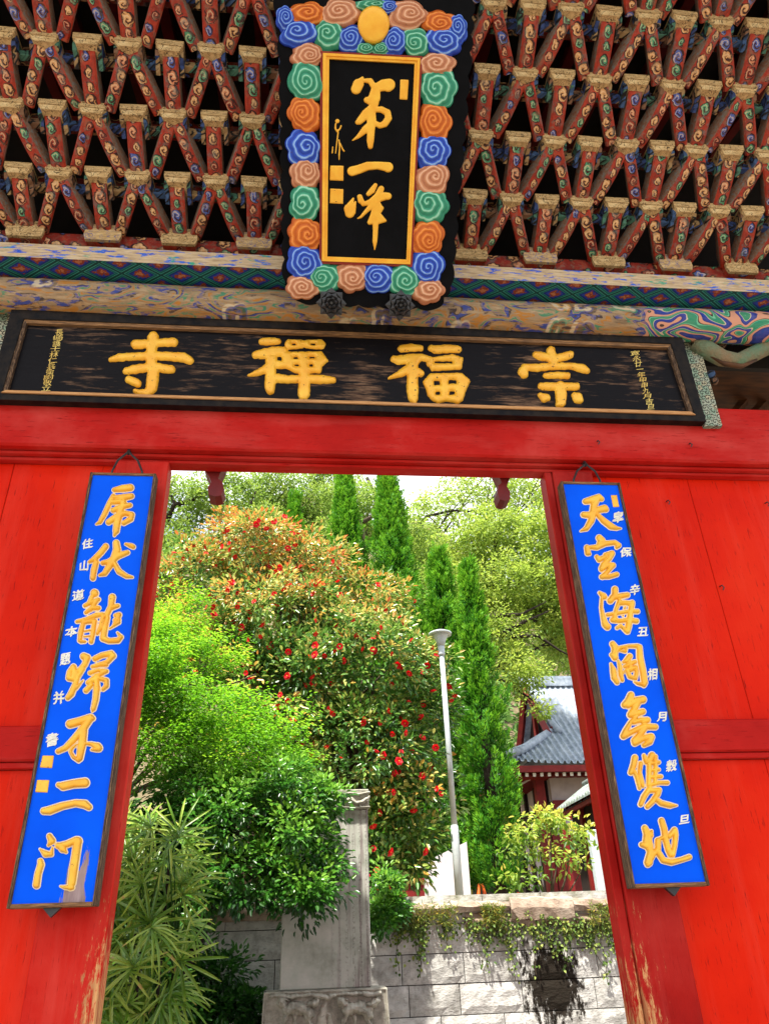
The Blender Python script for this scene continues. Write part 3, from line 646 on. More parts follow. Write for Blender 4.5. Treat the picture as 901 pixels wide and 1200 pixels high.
right_g = [
 (R1, [[(230,205,56),(300,190,74),(370,160,60),(400,180,46)], [(350,190,56),(320,250,66)], [(210,345,56),(270,350,64),(350,300,62),(430,280,72),(445,290,56)], [(320,240,66),(310,330,74),(290,410,66),(240,490,50),(180,518,14)],
   [(350,340,38),(420,410,60),(500,470,64),(560,490,36),(605,490,10)]]),
 (R1, [[(375,590,64),(400,620,74),(370,645,36)], [(245,690,50),(255,750,56),(275,760,28)], [(280,690,36),(350,690,54),(440,650,54),(540,640,46),(580,670,50),(560,690,36)], [(350,790,40),(375,820,54),(440,790,44)],
   [(440,770,44),(510,755,58),(480,810,54),(420,870,54),(400,910,54)], [(400,920,54),(460,880,54),(520,880,54)], [(510,890,52),(460,950,44),(410,1000,54)], [(400,1000,46),(480,1000,46),(560,975,46)]]),
 (R2, [[(165,110,22),(200,140,50),(210,150,40)], [(185,160,22),(180,240,26),(195,320,36),(215,390,54),(235,410,54)], [(300,80,50),(300,130,54),(260,180,54)], [(290,150,54),(350,140,46),(410,130,42)], [(340,180,36),(310,260,30),(295,340,44)],
   [(340,200,40),(400,200,40),(450,210,46)], [(450,200,46),(435,300,46),(420,400,54),(410,450,46)], [(235,305,30),(330,290,30),(420,275,30),(500,275,36)], [(280,350,44),(340,360,36),(420,350,36),(490,360,42)], [(320,420,26),(350,400,26),(400,450,32)],
   [(388,240,16),(384,252,14)], [(372,312,14)]]),
 (R2, [[(280,560,46),(300,590,54),(290,640,36)], [(270,655,30),(300,680,54),(310,640,28),(330,600,32),(420,580,28),(500,580,36),(515,600,46)], [(515,590,46),(520,680,54),(545,800,54),(560,900,54),(555,925,36)], [(560,920,36),(500,910,27),(470,895,10)],
   [(265,735,16),(285,790,46),(295,860,50),(320,900,36)], [(340,620,10),(390,625,32),(405,600,16)], [(330,710,18),(345,760,32),(350,830,36),(365,880,28)], [(350,840,22),(385,800,13)], [(430,670,46),(400,710,46),(375,720,22)],
   [(385,760,27),(430,740,44),(475,720,36)], [(430,720,36),(440,790,36)], [(410,790,40),(480,770,44),(490,800,34)], [(410,800,34),(430,850,34),(480,865,34),(490,810,34)]]),
 (R3, [[(215,110,56),(200,160,72),(160,195,54)], [(190,200,54),(260,160,62),(320,150,62)], [(280,170,54),(240,240,54),(210,280,54)], [(210,285,54),(270,270,54),(320,255,50)], [(260,300,36),(210,350,36),(170,420,46),(150,470,54)],
   [(240,350,36),(300,330,44),(360,330,50),(320,350,36)], [(150,470,54),(230,430,46),(330,385,54),(430,390,46)], [(330,400,62),(300,450,54),(250,510,62)], [(250,530,54),(320,490,54),(390,480,64),(380,520,54),(330,550,36)]]),
 (R3, [[(250,660,50),(240,720,50),(215,790,46)], [(245,780,32),(270,840,36),(290,930,27)], [(300,710,36),(290,790,32),(310,870,36),(320,910,27)], [(330,640,27),(345,680,46)], [(400,640,58),(380,680,54),(350,700,36)], [(375,700,40),(375,800,40),(370,900,36)],
   [(390,710,34),(460,700,30)], [(390,770,30),(460,765,26)], [(390,830,34),(480,825,30)], [(380,900,36),(460,880,31),(535,880,36)], [(430,650,34),(430,760,34),(425,880,30)], [(380,930,46),(330,1000,46),(300,1070,40)],
   [(370,950,36),(460,945,46),(450,980,46),(400,1050,46),(360,1090,40)], [(430,1020,36),(480,1060,46),(560,1080,46),(620,1080,10)]]),
 (R4, [[(245,330,54),(270,390,72),(270,460,88),(300,560,62),(280,660,80)], [(215,490,46),(260,500,64)], [(300,400,54),(310,360,26)], [(370,450,54),(370,530,54),(320,590,54),(275,680,54)], [(370,560,54),(420,640,54),(500,660,54),(600,635,46),(670,610,50)],
   [(405,260,54),(430,340,58),(440,430,54),(470,540,54),(490,590,46)], [(480,410,46),(530,350,54),(540,400,50),(530,500,46),(510,590,46)], [(380,440,36),(440,410,36),(490,390,27)]])]
BY = -.105
couplet([(107, 553), (184, 557), (112, 1064), (9, 1063)], BY, 'blue couplet board with gold characters and peeled paint at its bottom corner', left_g,
  [('住', 103, 637, 13), ('山', 99, 663, 13), ('道', 92, 697.5, 14), ('本', 84, 740, 14), ('題', 77, 772, 14), ('并', 69.5, 817.5, 15), ('書', 61.5, 866.5, 16)],
  [(L3, [(228,415),(328,417),(312,527),(203,522)]), (L3, [(180,630),(288,632),(272,742),(162,738)])], m_blue_l, (152, 531), [(132, 551), (167, 552)], (62, 1066))
couplet([(655, 565), (726, 566), (829.5, 1038), (741, 1041)], BY, 'blue couplet board with gold characters and intact paint, one seal near its top', right_g,
  [('皐', 723.5, 606, 14), ('保', 732.5, 647, 13), ('辛', 743, 691, 13), ('丑', 752.5, 740, 13), ('相', 764, 790, 13.5), ('月', 775.5, 839.5, 13), ('穀', 786, 897, 14), ('旦', 801, 960, 13)],
  [(R1, [(497,138),(562,136),(588,262),(522,264)])], m_blue_r, (684, 545), [(672, 564), (703, 564)], (787, 1042))

# ------------------------------------------------------------------ long black name board over the lintel
ny0 = -.115; p0 = at(410, 486, ny0); nrmS = Vector((0, -math.cos(.10), -math.sin(.10))); npl = lambda px, py: on_plane(px, py, p0, nrmS)
nb = thing('name_board', at(410, 490, ny0), 'long weathered black board with four large gold characters above the red lintel', 'signboard')
def slab(name, quad, lift, th, mat, parent, plane=npl, n=nrmS):
    P = [plane(*q)+n*lift for q in quad]; m = MB()
    m.add(P+[p-n*th for p in P], [(3, 2, 1, 0), (4, 5, 6, 7), (0, 1, 5, 4), (1, 2, 6, 5), (2, 3, 7, 6), (3, 0, 4, 7)]); return m.build(name, mat, parent)
OUT = [(15, 363), (797, 394), (826, 495), (-14, 469)]; MID = [(29, 375), (785, 404), (813, 488), (3, 462)]; INN = [(32, 379), (782, 408), (807, 484.5), (9, 459.5)]
slab('panel', INN, -.018, .03, m_black_sign, nb)
for k in range(4):
    j = (k+1) % 4
    slab('outer_frame', [OUT[k], OUT[j], MID[j], MID[k]], .012, .06, m_black_rough, nb)
    slab('worn_bead', [MID[k], MID[j], INN[j], INN[k]], .005 if k != 2 else .022, .05, (m_bead if k == 2 else m_edge_h) if k in (0, 2) else m_edge_v, nb)
pln = lambda px, py: on_plane(px, py, p0-nrmS*.018, nrmS)
S1, S2, S3, S4 = (120, 380, .1332), (285, 385, .1332), (450, 395, .1332), (595, 400, .1332)
GS = dict(h=.016, R=20, lift=.002, rough=1.2, res=84, grow=2.)
glyph('gilded_character', S1, pln, nrmS, m_gold_worn, nb, [[(455,110,85),(450,125,105)], [(295,180,80),(350,178,78),(450,170,62),(550,162,68),(630,160,76)], [(450,110,85),(440,200,95),(430,290,95),(440,380,100)],
  [(75,315,36),(150,295,66),(300,285,64),(450,280,70),(600,285,74),(720,295,84),(770,320,70)], [(210,415,54),(280,400,76),(450,375,72),(560,395,74),(610,400,68)], [(455,380,100),(445,480,105),(435,560,100),(400,605,72),(340,605,54),(290,590,36)], [(235,490,64),(300,515,72),(315,525,64)]], **GS)
glyph('gilded_character', S2, pln, nrmS, m_gold_worn, nb, [[(165,118,56),(235,115,66),(310,115,48)], [(110,235,64),(180,225,86),(280,205,86),(360,200,70)], [(330,220,76),(270,300,80),(200,360,70),(120,395,50),(45,415,16)],
  [(245,280,92),(245,400,90),(235,500,95),(240,545,76)], [(410,142,86),(540,140,66),(680,142,84)], [(290,440,78),(400,450,66),(520,445,66),(680,450,76),(790,455,54)], [(540,380,86),(540,480,98),(535,570,108),(530,600,80)]],
  [[(370,210),(690,205),(752,285),(695,335),(685,392),(460,395),(385,355),(300,355),(290,250)]], [(428,130,466,152),(592,130,638,152),(522,165,550,200),(300,248,342,288),(440,252,486,272),(582,248,630,270),(450,316,492,338),(580,313,615,338)], **GS)
glyph('gilded_character', S3, pln, nrmS, m_gold_worn, nb, [[(150,105,60),(230,95,66),(320,100,50)], [(85,195,56),(130,205,78),(250,190,80),(340,180,54)], [(330,180,54),(400,200,54)], [(290,200,70),(230,270,80),(150,320,64),(40,365,16)],
  [(250,250,100),(250,400,95),(250,470,105),(255,540,84),(265,580,36)], [(270,290,62),(320,320,62)], [(410,100,52),(450,112,70),(560,105,70),(650,110,60)]],
  [[(375,190),(600,155),(695,185),(680,285),(420,300),(370,240)], [(400,325),(680,318),(760,385),(720,470),(690,560),(650,592),(600,575),(540,565),(480,585),(430,565),(385,520),(365,450),(338,395)]],
  [(440,213,600,237),(435,385,492,428),(565,378,636,415),(450,480,495,512),(572,478,622,512)], **GS)
glyph('gilded_character', S4, pln, nrmS, m_gold_worn, nb, [[(375,85,76),(395,150,74),(400,200,82)], [(245,120,56),(290,135,74),(350,145,64)], [(545,120,64),(500,135,72),(430,150,64)], [(140,225,48),(130,270,86),(140,290,76)],
  [(150,230,56),(250,235,66),(380,222,60),(560,220,55),(650,240,74),(690,260,56)], [(330,305,46),(420,300,56),(520,305,56)], [(290,395,56),(330,400,68),(450,400,66),(600,400,64)], [(460,400,94),(465,480,100),(465,540,86),(440,560,46)],
  [(280,475,42),(320,500,76),(345,500,56)], [(580,475,46),(610,500,90),(625,515,70)]], **GS)
for i, ch in enumerate('長崎護士林仁兵衛尉敬立'):
    t = i/10; small_char(ch, 70-t*15.5, 389.5+t*66, 7.2, pln, nrmS, m_yellow_ink, nb, 12.5)
for i, ch in enumerate('寛永廿一年甲申九月吉旦'):
    t = i/10; small_char(ch, 743.5+t*18.5, 414+t*63, 7.0, pln, nrmS, m_yellow_ink, nb, 11)

# ------------------------------------------------------------------ the tilted plaque with the cloud border
pb = CAM+Vector((.0, 3.34, 3.387))*.95; pt_ = CAM+Vector((0, 2.24, 4.59))*.95
pv = (pt_-pb).normalized(); nrmP = Vector((1, 0, 0)).cross(pv).normalized()
if nrmP.dot(CAM-pb) < 0: nrmP = -nrmP
ppl = lambda px, py: on_plane(px, py, pb, nrmP)
CP = (310, 0, .3169); cz = lambda zx, zy: ppl(CP[0]+zx*CP[2], CP[1]+zy*CP[2])
pq = thing('hanging_plaque', cz(380, 1120), 'tall black plaque with swirling coloured cloud border leaning out from the brackets', 'plaque')
clouds = [(150,55,66,42,'o'),(282,50,70,46,'t'),(400,22,60,20,'g'),(455,28,36,24,'b'),(525,58,70,47,'t'),(648,85,58,42,'o'),(82,72,34,46,'b'),(712,108,34,48,'b'),(130,125,66,46,'b'),(660,155,64,48,'b'),
 (240,132,54,50,'g'),(320,146,46,50,'b'),(370,182,32,22,'g'),(432,182,32,22,'g'),(480,156,44,48,'b'),(560,157,52,47,'g'),
 (158,205,56,42,'t'),(155,300,58,72,'g'),(150,425,54,62,'o'),(145,552,60,62,'b'),(150,642,48,60,'t'),(150,750,54,62,'g'),(150,866,54,62,'o'),(150,972,57,66,'b'),(140,1062,52,42,'t'),
 (222,1026,56,54,'g'),(322,1022,56,54,'t'),(422,1026,56,54,'b'),(520,1036,56,56,'g'),(600,1076,52,44,'t'),
 (636,240,58,46,'t'),(640,330,58,76,'g'),(628,455,56,66,'o'),(620,566,54,66,'b'),(615,665,57,60,'t'),(610,762,56,66,'g'),(600,880,54,64,'o'),(598,990,55,66,'b')]
def outline_back():
    pts = []
    def edge(a, b, n, bulge):
        for i in range(n):
            for k in range(6):
                t = (i+k/6)/n; p = Vector(a).lerp(Vector(b), t); d = (Vector(b)-Vector(a)).normalized(); o = Vector((d.y, -d.x))
                pts.append(p+o*bulge*math.sin(math.pi*k/6))
    edge((40, -30), (770, -5), 9, 14); edge((770, -5), (760, 190), 3, 12); edge((760, 190), (688, 1060), 10, 12); edge((688, 1060), (640, 1140), 2, 10)
    edge((640, 1140), (130, 1115), 7, 10); edge((130, 1115), (75, 1040), 2, 10); edge((75, 1040), (62, 215), 10, 12); edge((62, 215), (40, -30), 3, 12)
    return pts
ob = outline_back(); n = len(ob); m = MB()
m.add([cz(p.x, p.y)-nrmP*.012 for p in ob]+[cz(p.x, p.y)-nrmP*.06 for p in ob], [tuple(range(n))[::-1], tuple(range(n, 2*n))] + [(i, (i+1) % n, (i+1) % n+n, i+n) for i in range(n)])
m.build('backboard', m_black_panel, pq)
def scroll(cx, cy, rx, ry, col, idx):
    NA, NR = 72, 15; sgn = 1 if idx % 2 else -1; ph = random.uniform(0, 6.28); lob = random.choice((5, 6, 7, 7, 8)); vs = []; gr = []; ox, oy = random.uniform(-.26, .26), random.uniform(-.22, .22); tw = random.uniform(3.0, 3.9)
    for i in range(NR+1):
        r = i/NR
        for k in range(NA):
            a = 2*math.pi*k/NA
            lo = 1.02+(.15*abs(math.sin(a*lob/2+ph))-.05)*r**1.5 + (.07*math.sin(2*a+ph)+.05*math.sin(3*a+ph*1.7))*r; rr = r*lo
            w = math.sin((r*tw + .10*abs(math.sin(a*(lob-2)/2+ph*2))*math.sin(r*3.1)+.10*math.sin(a+ph*3)*r)*2*math.pi - sgn*a + ph)       # carved spiral
            ridge = .5+.5*w; ridge = ridge**.6
            dome = (1-r**2.6)*.026+.004
            z = dome + ridge*.0075*(1-r**8)
            vs.append(cz(cx+rx*(rr*math.cos(a)+ox*(1-r)), cy+ry*(rr*math.sin(a)+oy*(1-r)))+nrmP*(z-.006 + (idx % 5)*.0011)); gr.append(ridge if r < .97 else 0.)
    fs = [(i*NA+k, i*NA+(k+1) % NA, (i+1)*NA+(k+1) % NA, (i+1)*NA+k) for i in range(NR) for k in range(NA)]
    b0 = len(vs); vs += [Vector(v)-nrmP*.02 for v in vs[NR*NA:]]; gr += [0]*NA
    fs += [(NR*NA+k, NR*NA+(k+1) % NA, b0+(k+1) % NA, b0+k) for k in range(NA)]
    o = mk('cloud_scroll', vs, fs, SCR[col], pq, True)
    at_ = o.data.attributes.new('groove', 'FLOAT', 'POINT'); at_.data.foreach_set('value', gr); return o
for i, c in enumerate(clouds): scroll(c[0], c[1], c[2]*1.10, c[3]*1.09, c[4], i)
dm = MB(); N = 40
for i, (r, z) in enumerate(((0, .040), (.5, .039), (.85, .036), (1., .028), (1., -.01))):
    dm.v += [tuple(cz(402+58*r*math.cos(2*math.pi*k/N), 97+68*r*math.sin(2*math.pi*k/N))+nrmP*z) for k in range(N)]
dm.f = [(i*N+k, i*N+(k+1) % N, (i+1)*N+(k+1) % N, (i+1)*N+k) for i in range(4) for k in range(N)]; dm.m = [0]*len(dm.f)
dm.build('gold_disc', m_gold_flat, pq, smooth=True)
FO = [(207, 192), (582, 211), (545, 988), (203, 976)]; F1 = [(216, 202), (573, 221), (537, 979), (212, 967)]; FM = [(228, 212), (563, 230), (530, 970), (222, 959)]; F2 = [(239, 222), (553, 239), (523, 961), (232, 950)]
cslab = lambda name, quad, lift, th, mat: slab(name, quad, lift, th, mat, pq, cz, nrmP)
m_fr_red = simple('frame_red', S(150, 40, 20), S(120, 26, 14), .5)
for k in range(4):
    j = (k+1) % 4
    cslab('red_fillet', [FO[k], FO[j], F1[j], F1[k]], .014, .02, m_fr_red)
    for A, B, l in ((F1, FM, .026), (FM, F2, .019)): cslab('gilt_frame', [A[k], A[j], B[j], B[k]], l, .03, m_gold_flat)
cslab('panel', F2, .006, .016, m_black_panel)
P1, P2 = (380, 80, .1332), (380, 170, .1332); pp6 = lambda px, py: on_plane(px, py, pb+nrmP*.006, nrmP)
GP = dict(h=.006, R=10, lift=.001, res=90)
glyph('gilded_character', P1, pp6, nrmP, m_gold_flat, pq, [[(335,85,26),(300,140,96),(280,185,90)], [(350,108,36),(405,112,50),(435,160,54),(450,200,66)], [(450,175,76),(520,150,104),(570,145,108),(560,160,96)], [(450,200,86),(440,260,106),(400,285,74),(375,280,56)],
  [(460,240,66),(440,310,76),(420,350,66)], [(420,340,56),(370,400,84),(310,465,60),(295,475,46)], [(440,365,44),(500,362,56),(555,390,60),(565,440,60),(530,490,60),(490,505,50),(440,480,46)], [(420,340,56),(415,450,84),(410,560,66),(405,640,64),(405,690,44)], [(420,480,56),(360,540,66),(300,600,36),(248,636,10)]], **GP)
glyph('gilded_character', P2, pp6, nrmP, m_gold_flat, pq, [[(245,230,86),(300,215,80),(380,185,76),(470,180,68),(540,190,82),(560,195,92)]], **GP)
glyph('gilded_character', P2, pp6, nrmP, m_gold_flat, pq, [[(255,470,18),(215,560,84),(225,600,84)], [(275,500,16),(250,590,54)], [(312,455,46),(322,490,54),(350,520,36)], [(450,352,36),(420,400,54),(388,430,40)], [(500,385,54),(470,450,62),(410,500,54),(340,522,34)], [(470,470,72),(530,450,70),(560,450,64)],
  [(440,500,90),(470,560,92),(500,555,46)], [(420,530,54),(370,580,36),(320,635,22),(295,645,12)], [(455,560,72),(440,620,72),(400,680,44)], [(470,610,54),(520,660,40),(535,665,26)], [(450,640,62),(450,750,46),(445,850,42),(443,920,10)], [(400,680,38),(480,668,54),(530,668,26)]], **GP)
glyph('inscription_character', P1, pp6, nrmP, m_gold_flat, pq, [[(115,465,38)], [(100,490,14),(97,530,14),(115,555,18),(140,530,12),(148,505,12)], [(122,560,12),(115,620,11),(105,700,10),(100,750,8)], [(130,630,11),(135,700,11),(131,760,12),(131,805,8)], [(75,690,9),(70,745,12)], [(140,660,9),(160,710,12),(175,730,13)]], h=.003, R=6, lift=.001, res=60)
for cr_, q in ((P1, [(668,98),(742,102),(730,278),(662,274)]), (P2, [(52,180),(170,182),(168,315),(48,310)]), (P2, [(52,382),(168,388),(165,518),(48,512)])):
    glyph('seal', cr_, pp6, nrmP, m_gold_worn if q[0][0] < 100 else m_gold_flat, pq, polys=[q], h=.003, R=8, lift=.001, res=24)
for cx, cy in ((247, 1122), (500, 1130)):                      # cast lotus brackets that carry the plaque
    c0 = cz(cx, cy); m = MB()
    for ring, (npet, r0, r1, lift, ph) in enumerate(((8, .02, .088, .012, 0), (8, .012, .062, .026, .39), (6, .005, .036, .038, .2))):
        for k in range(npet):
            a = 2*math.pi*k/npet+ph; d = Vector((1, 0, 0))*math.cos(a)+pv*math.sin(a); s = Vector((1, 0, 0))*-math.sin(a)+pv*math.cos(a); w = (r1-r0)*.42
            b_, tp, md = c0+d*r0+nrmP*lift, c0+d*r1+nrmP*(lift+.012), c0+d*(r0+r1)*.55+nrmP*(lift+.018)
            m.add([b_, md+s*w, tp, md-s*w, md+nrmP*.008, b_-nrmP*.03, tp-nrmP*.04], [(0, 1, 4), (1, 2, 4), (2, 3, 4), (3, 0, 4), (0, 5, 1), (3, 5, 0), (1, 6, 2), (2, 6, 3)])
    m.tube([c0+nrmP*.03, c0+nrmP*.055], [.018, .008], 8); m.tube([c0, c0-nrmP*.25], [.03, .03], 8)
    m.build('lotus_bracket', m_iron, pq)

# ------------------------------------------------------------------ stone retaining wall
p_stain = at(648, 1150, WALL_Y)
m_ashlar = stone('rough_ashlar', S(140, 137, 130), S(184, 182, 176), S(206, 204, 198), 7, .6, .012, (p_stain, .34, .44))
m_cap = stone('weathered_capstone', S(110, 92, 76), S(160, 140, 122), S(186, 170, 152), 5, .6, .01)
m_slab = stone('stele_stone', S(96, 100, 92), S(128, 132, 122), S(148, 148, 140), 4, .3, .004)
m_carve = stone('carved_stone', S(120, 118, 106), S(166, 162, 148), S(190, 186, 172), 9, .5, .006)
m_granite = stone('pale_granite', S(140, 152, 156), S(178, 190, 192), S(196, 206, 206), 14, .3, .003)
m_joint = simple('dark_joint', S(60, 54, 46), S(40, 36, 30), .95, .1)
CAPZ = at(620, 1053, WALL_Y).z
zc_ = [at(678, y, WALL_Y).z for y in (1111, 1145, 1183)]; ch = (zc_[0]-zc_[2])/2
wall = thing('retaining_wall', (1.0, WALL_Y+.2, 0), 'grey rough-hewn stone block retaining wall with ivy and a dark moss stain', 'wall')
box('wall_core', -7, 9, WALL_Y+.03, WALL_Y+.40, 0.01, CAPZ-.06, m_joint, wall, 0)
def ashlar_mesh(w, h, seed):
    r = random.Random(seed); nx, nz = 9, 5; vs = []; fs = []
    for i in range(nz):
        for j in range(nx):
            e = min(j, nx-1-j, i, nz-1-i); d = 0 if e == 0 else r.uniform(.006, .016)
            x = -w/2+w*j/(nx-1)+(r.uniform(-.012, .012) if 0 < j < nx-1 else 0); z = -h/2+h*i/(nz-1)+(r.uniform(-.01, .01) if 0 < i < nz-1 else 0)
            vs.append((x, -d, z))
    fs = [(i*nx+j, i*nx+j+1, (i+1)*nx+j+1, (i+1)*nx+j) for i in range(nz-1) for j in range(nx-1)]
    k = len(vs); vs += [(-w/2, .05, -h/2), (w/2, .05, -h/2), (w/2, .05, h/2), (-w/2, .05, h/2)]
    a, b, c, d = 0, nx-1, nz*nx-1, (nz-1)*nx
    fs += [(a, k, k+1, b)[::-1] + (), (b, k+1, k+2, c)[::-1], (c, k+2, k+3, d)[::-1], (d, k+3, k, a)[::-1]]
    me = bpy.data.meshes.new('stone_block'); me.from_pydata(vs, [], fs); me.materials.append(m_ashlar); me.update(); return me
ASH = [ashlar_mesh(wd-.008, ch-.008, 40+i) for i, wd in enumerate((.62, .62, .62, .74, .74, .50))]; AW = (.62, .62, .62, .74, .74, .50)
zt = zc_[0]+ch*2; row = 0
while zt > .25:
    x = -6.6+(row % 2)*.3
    while x < 8.6:
        k = random.randrange(6); o = inst('stone_block', ASH[k], Matrix.Translation((x+AW[k]/2, WALL_Y+random.uniform(-.004, .004), zt-ch/2)), wall); x += AW[k]
    zt -= ch; row += 1
zt = zc_[0]+ch
def capstone(pxa, pxb, ya, yb, seed, dy=0):
    r = random.Random(seed); a = at(pxa, ya, WALL_Y-.06+dy); b = at(pxb, ya, WALL_Y-.06+dy); z0 = at((pxa+pxb)/2, yb, WALL_Y-.06+dy).z; n = 9; vs = []
    for i in range(n):
        t = i/(n-1); x = a.x+(b.x-a.x)*t; z1 = a.z+(b.z-a.z)*t
        for y, z in ((WALL_Y-.06+dy, z0), (WALL_Y-.075+dy, (z0+z1)/2), (WALL_Y-.055+dy, z1-.01), (WALL_Y-.03+dy, z1), (WALL_Y+.40+dy, z1+.01), (WALL_Y+.40+dy, z0)):
            vs.append((x, y+r.uniform(-.012, .012), z+r.uniform(-.010, .010)))
    fs = [(i*6+k, (i+1)*6+k, (i+1)*6+(k+1) % 6, i*6+(k+1) % 6)[::-1] for i in range(n-1) for k in range(6)]+[tuple(range(6)), tuple(range((n-1)*6, n*6))[::-1]]
    mk('capstone', vs, fs, m_cap, wall)
capstone(528, 596, 1056, 1068, 1); capstone(597, 670, 1051, 1077, 2); capstone(671, 760, 1053, 1066, 3); capstone(480, 527, 1058, 1073, 4); capstone(545, 690, 1070, 1086, 5, .03); capstone(691, 790, 1068, 1084, 6, .02)
capstone(380, 479, 1056, 1078, 7); capstone(200, 379, 1058, 1080, 8); capstone(791, 930, 1054, 1082, 9)

# ------------------------------------------------------------------ stone stele
SY = 4.25
st = thing('stone_stele', at(380, 1190, SY), 'tall grey inscribed stone tablet on a carved lion base before the wall', 'stele')
spl = lambda px, py: at(px, py, SY); nS = Vector((0, -1, 0))
xa, xb = at(328, 1150, SY).x, at(435, 1150, SY).x; z0 = at(380, 1159, SY).z; z1 = at(405, 949, SY).z; z2 = at(405, 925, SY-.03).z
def slab_mat():
    t = NT('stele_face', .8, .25); P = t.geo(); n = t.noise(P, 5, 7, .65)
    c = t.ramp(n, [(.3, S(142, 146, 132)), (.5, S(176, 178, 166)), (.7, S(192, 190, 180))]); x = t.xyz(P)
    streak = t.noise(t.map(P, (26, 26, 1.1)), 1, 5, .6); right = t.thr(x[0], xa+.35, xb-.1)
    c = t.mix(t.math('MULTIPLY', t.math('MULTIPLY', t.thr(streak, .46, .62), right), .75), c, S(104, 78, 84))
    col_ = t.thr(t.math('PINGPONG', x[0], .032), .016, .008)                    # worn columns of cut writing
    chars = t.thr(t.noise(t.map(P, (60, 60, 48)), 1, 2), .52, .60); c = t.mix(t.math('MULTIPLY', t.math('MULTIPLY', col_, chars), t.math('MULTIPLY', right, .5)), c, S(78, 66, 66))
    c = t.mix(t.thr(t.noise(P, 40, 3, .6), .70, .73), c, S(206, 210, 200)); t.col(c); t.bump(n, .25, .006); return t.mat
box('tablet', xa, xb, SY, SY+.16, z0, z1, slab_mat(), st, .008)
box('tablet_header', xa-.01, xb+.012, SY-.03, SY+.18, z1+.002, z2, m_carve, st, .008)
for i, ch_ in enumerate('福崇時景'): small_char(ch_, 407+i*6.6, 957, 8.5, spl, nS, m_carve, st, 6.4)
glyph('dragon_relief', (395, 925, .25), lambda a, b: at(a, b, SY-.03), nS, m_carve, st, [[(20,30,14),(60,18,12),(100,24,10),(150,14,12)], [(30,60,18),(60,46,22),(90,66,20),(120,60,22),(140,44,18)], [(70,40,10),(110,80,10)], [(24,84,10),(80,86,8),(150,82,10)], [(140,56,16),(150,34,12)]], h=.03, R=9, res=60)
bx0, bx1 = at(309, 1185, SY-.1).x, at(455, 1185, SY-.1).x; zb1 = at(380, 1160, SY-.1).z
box('base', bx0, bx1, SY-.10, SY+.30, .6, zb1, m_carve, st, .01); box('plinth', bx0-.08, bx1+.08, SY-.2, SY+.4, 0, .598, m_carve, st, .015)
b3 = lambda a, b: at(a, b, SY-.10); CB = (300, 910, .2418)
for nm, q in (('border_bead', [[(45,1052,9),(632,1030,9)]]), ('border_bead', [[(42,1050,9),(28,1250,9)]]), ('border_bead', [[(632,1032,9),(650,1250,9)]])):
    glyph(nm, CB, b3, nS, m_carve, st, q, h=.012, R=5, res=120)
glyph('cloud_frieze', CB, b3, nS, m_carve, st, [[(70,1068,16),(120,1060,20),(170,1070,26),(210,1062,18),(260,1060,20),(330,1066,30),(350,1074,24),(390,1056,18),(450,1052,20),(520,1052,22),(545,1058,30),(600,1050,20)]], h=.05, R=10, res=110, rough=2)
def lion(dx, sx):
    f = lambda L: [(dx+sx*x, y, w) for x, y, w in L]
    return [f([(30,1090,50),(40,1105,44)]), f([(60,1130,60),(110,1118,66),(150,1136,64),(160,1160,50)]), f([(150,1110,24),(185,1096,46),(200,1090,36)]), f([(60,1150,24),(40,1190,20),(30,1230,18)]), f([(90,1160,22),(100,1200,18)]), f([(150,1160,26),(170,1200,20),(190,1230,16)]), f([(25,1075,20),(55,1080,22)])]
glyph('lion_relief', CB, b3, nS, m_carve, st, lion(95, 1), h=.085, R=26, res=90, rough=3.); glyph('lion_relief', CB, b3, nS, m_carve, st, lion(385, 1), h=.085, R=26, res=90, rough=3.)
glyph('flame_relief', CB, b3, nS, m_carve, st, [[(330,1110,26),(322,1160,40),(318,1220,46)], [(350,1150,18),(365,1200,22)]], h=.03, R=16, res=50, rough=3)

# ------------------------------------------------------------------ foliage tools
def leaves(name, P, D, Nn, L, W, lv, mat, parent, droop=.15, fold=.25):
    n = len(P); D = D/np.linalg.norm(D, axis=1, keepdims=True); Sd = np.cross(D, Nn); Sd /= np.linalg.norm(Sd, axis=1, keepdims=True)+1e-9
    U = np.cross(Sd, D); L = np.broadcast_to(np.asarray(L, float), (n,))[:, None]; W = np.broadcast_to(np.asarray(W, float), (n,))[:, None]
    v = np.empty((n, 6, 3)); v[:, 0] = P
    for k, (t, w) in ((1, (.30, .46)), (2, (.68, .38))):
        c = P+D*L*t-U*L*droop*t*t
        v[:, k] = c+Sd*W*w+U*W*fold; v[:, 6-k] = c-Sd*W*w+U*W*fold
    v[:, 3] = P+D*L-U*L*droop
    base = (np.arange(n)*6)[:, None]; f = np.concatenate([base+[0, 1, 2, 3], base+[0, 3, 4, 5]], 1).reshape(-1)
    c = v.reshape(-1, 3).mean(0); me = bpy.data.meshes.new(name); me.vertices.add(n*6); me.vertices.foreach_set('co', (v-c).reshape(-1))
    me.loops.add(n*8); me.loops.foreach_set('vertex_index', f.astype(np.int32)); me.polygons.add(n*2)
    me.polygons.foreach_set('loop_start', np.arange(0, n*8, 4, dtype=np.int32)); me.polygons.foreach_set('loop_total', np.full(n*2, 4, np.int32))
    me.update(calc_edges=True); me.materials.append(mat)
    a = me.attributes.new('lv', 'FLOAT', 'POINT'); a.data.foreach_set('value', np.repeat(np.clip(lv, 0, 1), 6).astype(np.float32))
    return link(bpy.data.objects.new(name, me), parent, c.tolist())
def unit(n):
    v = rng.normal(size=(n, 3)); return v/np.linalg.norm(v, axis=1, keepdims=True)
def pblob(px, py, Y, rpx, rpy, ry=None):
    c = at(px, py, Y); k = depth(c)/F_PX; return (np.array(c), np.array((rpx*k, (ry if ry else rpx)*k, rpy*k)))
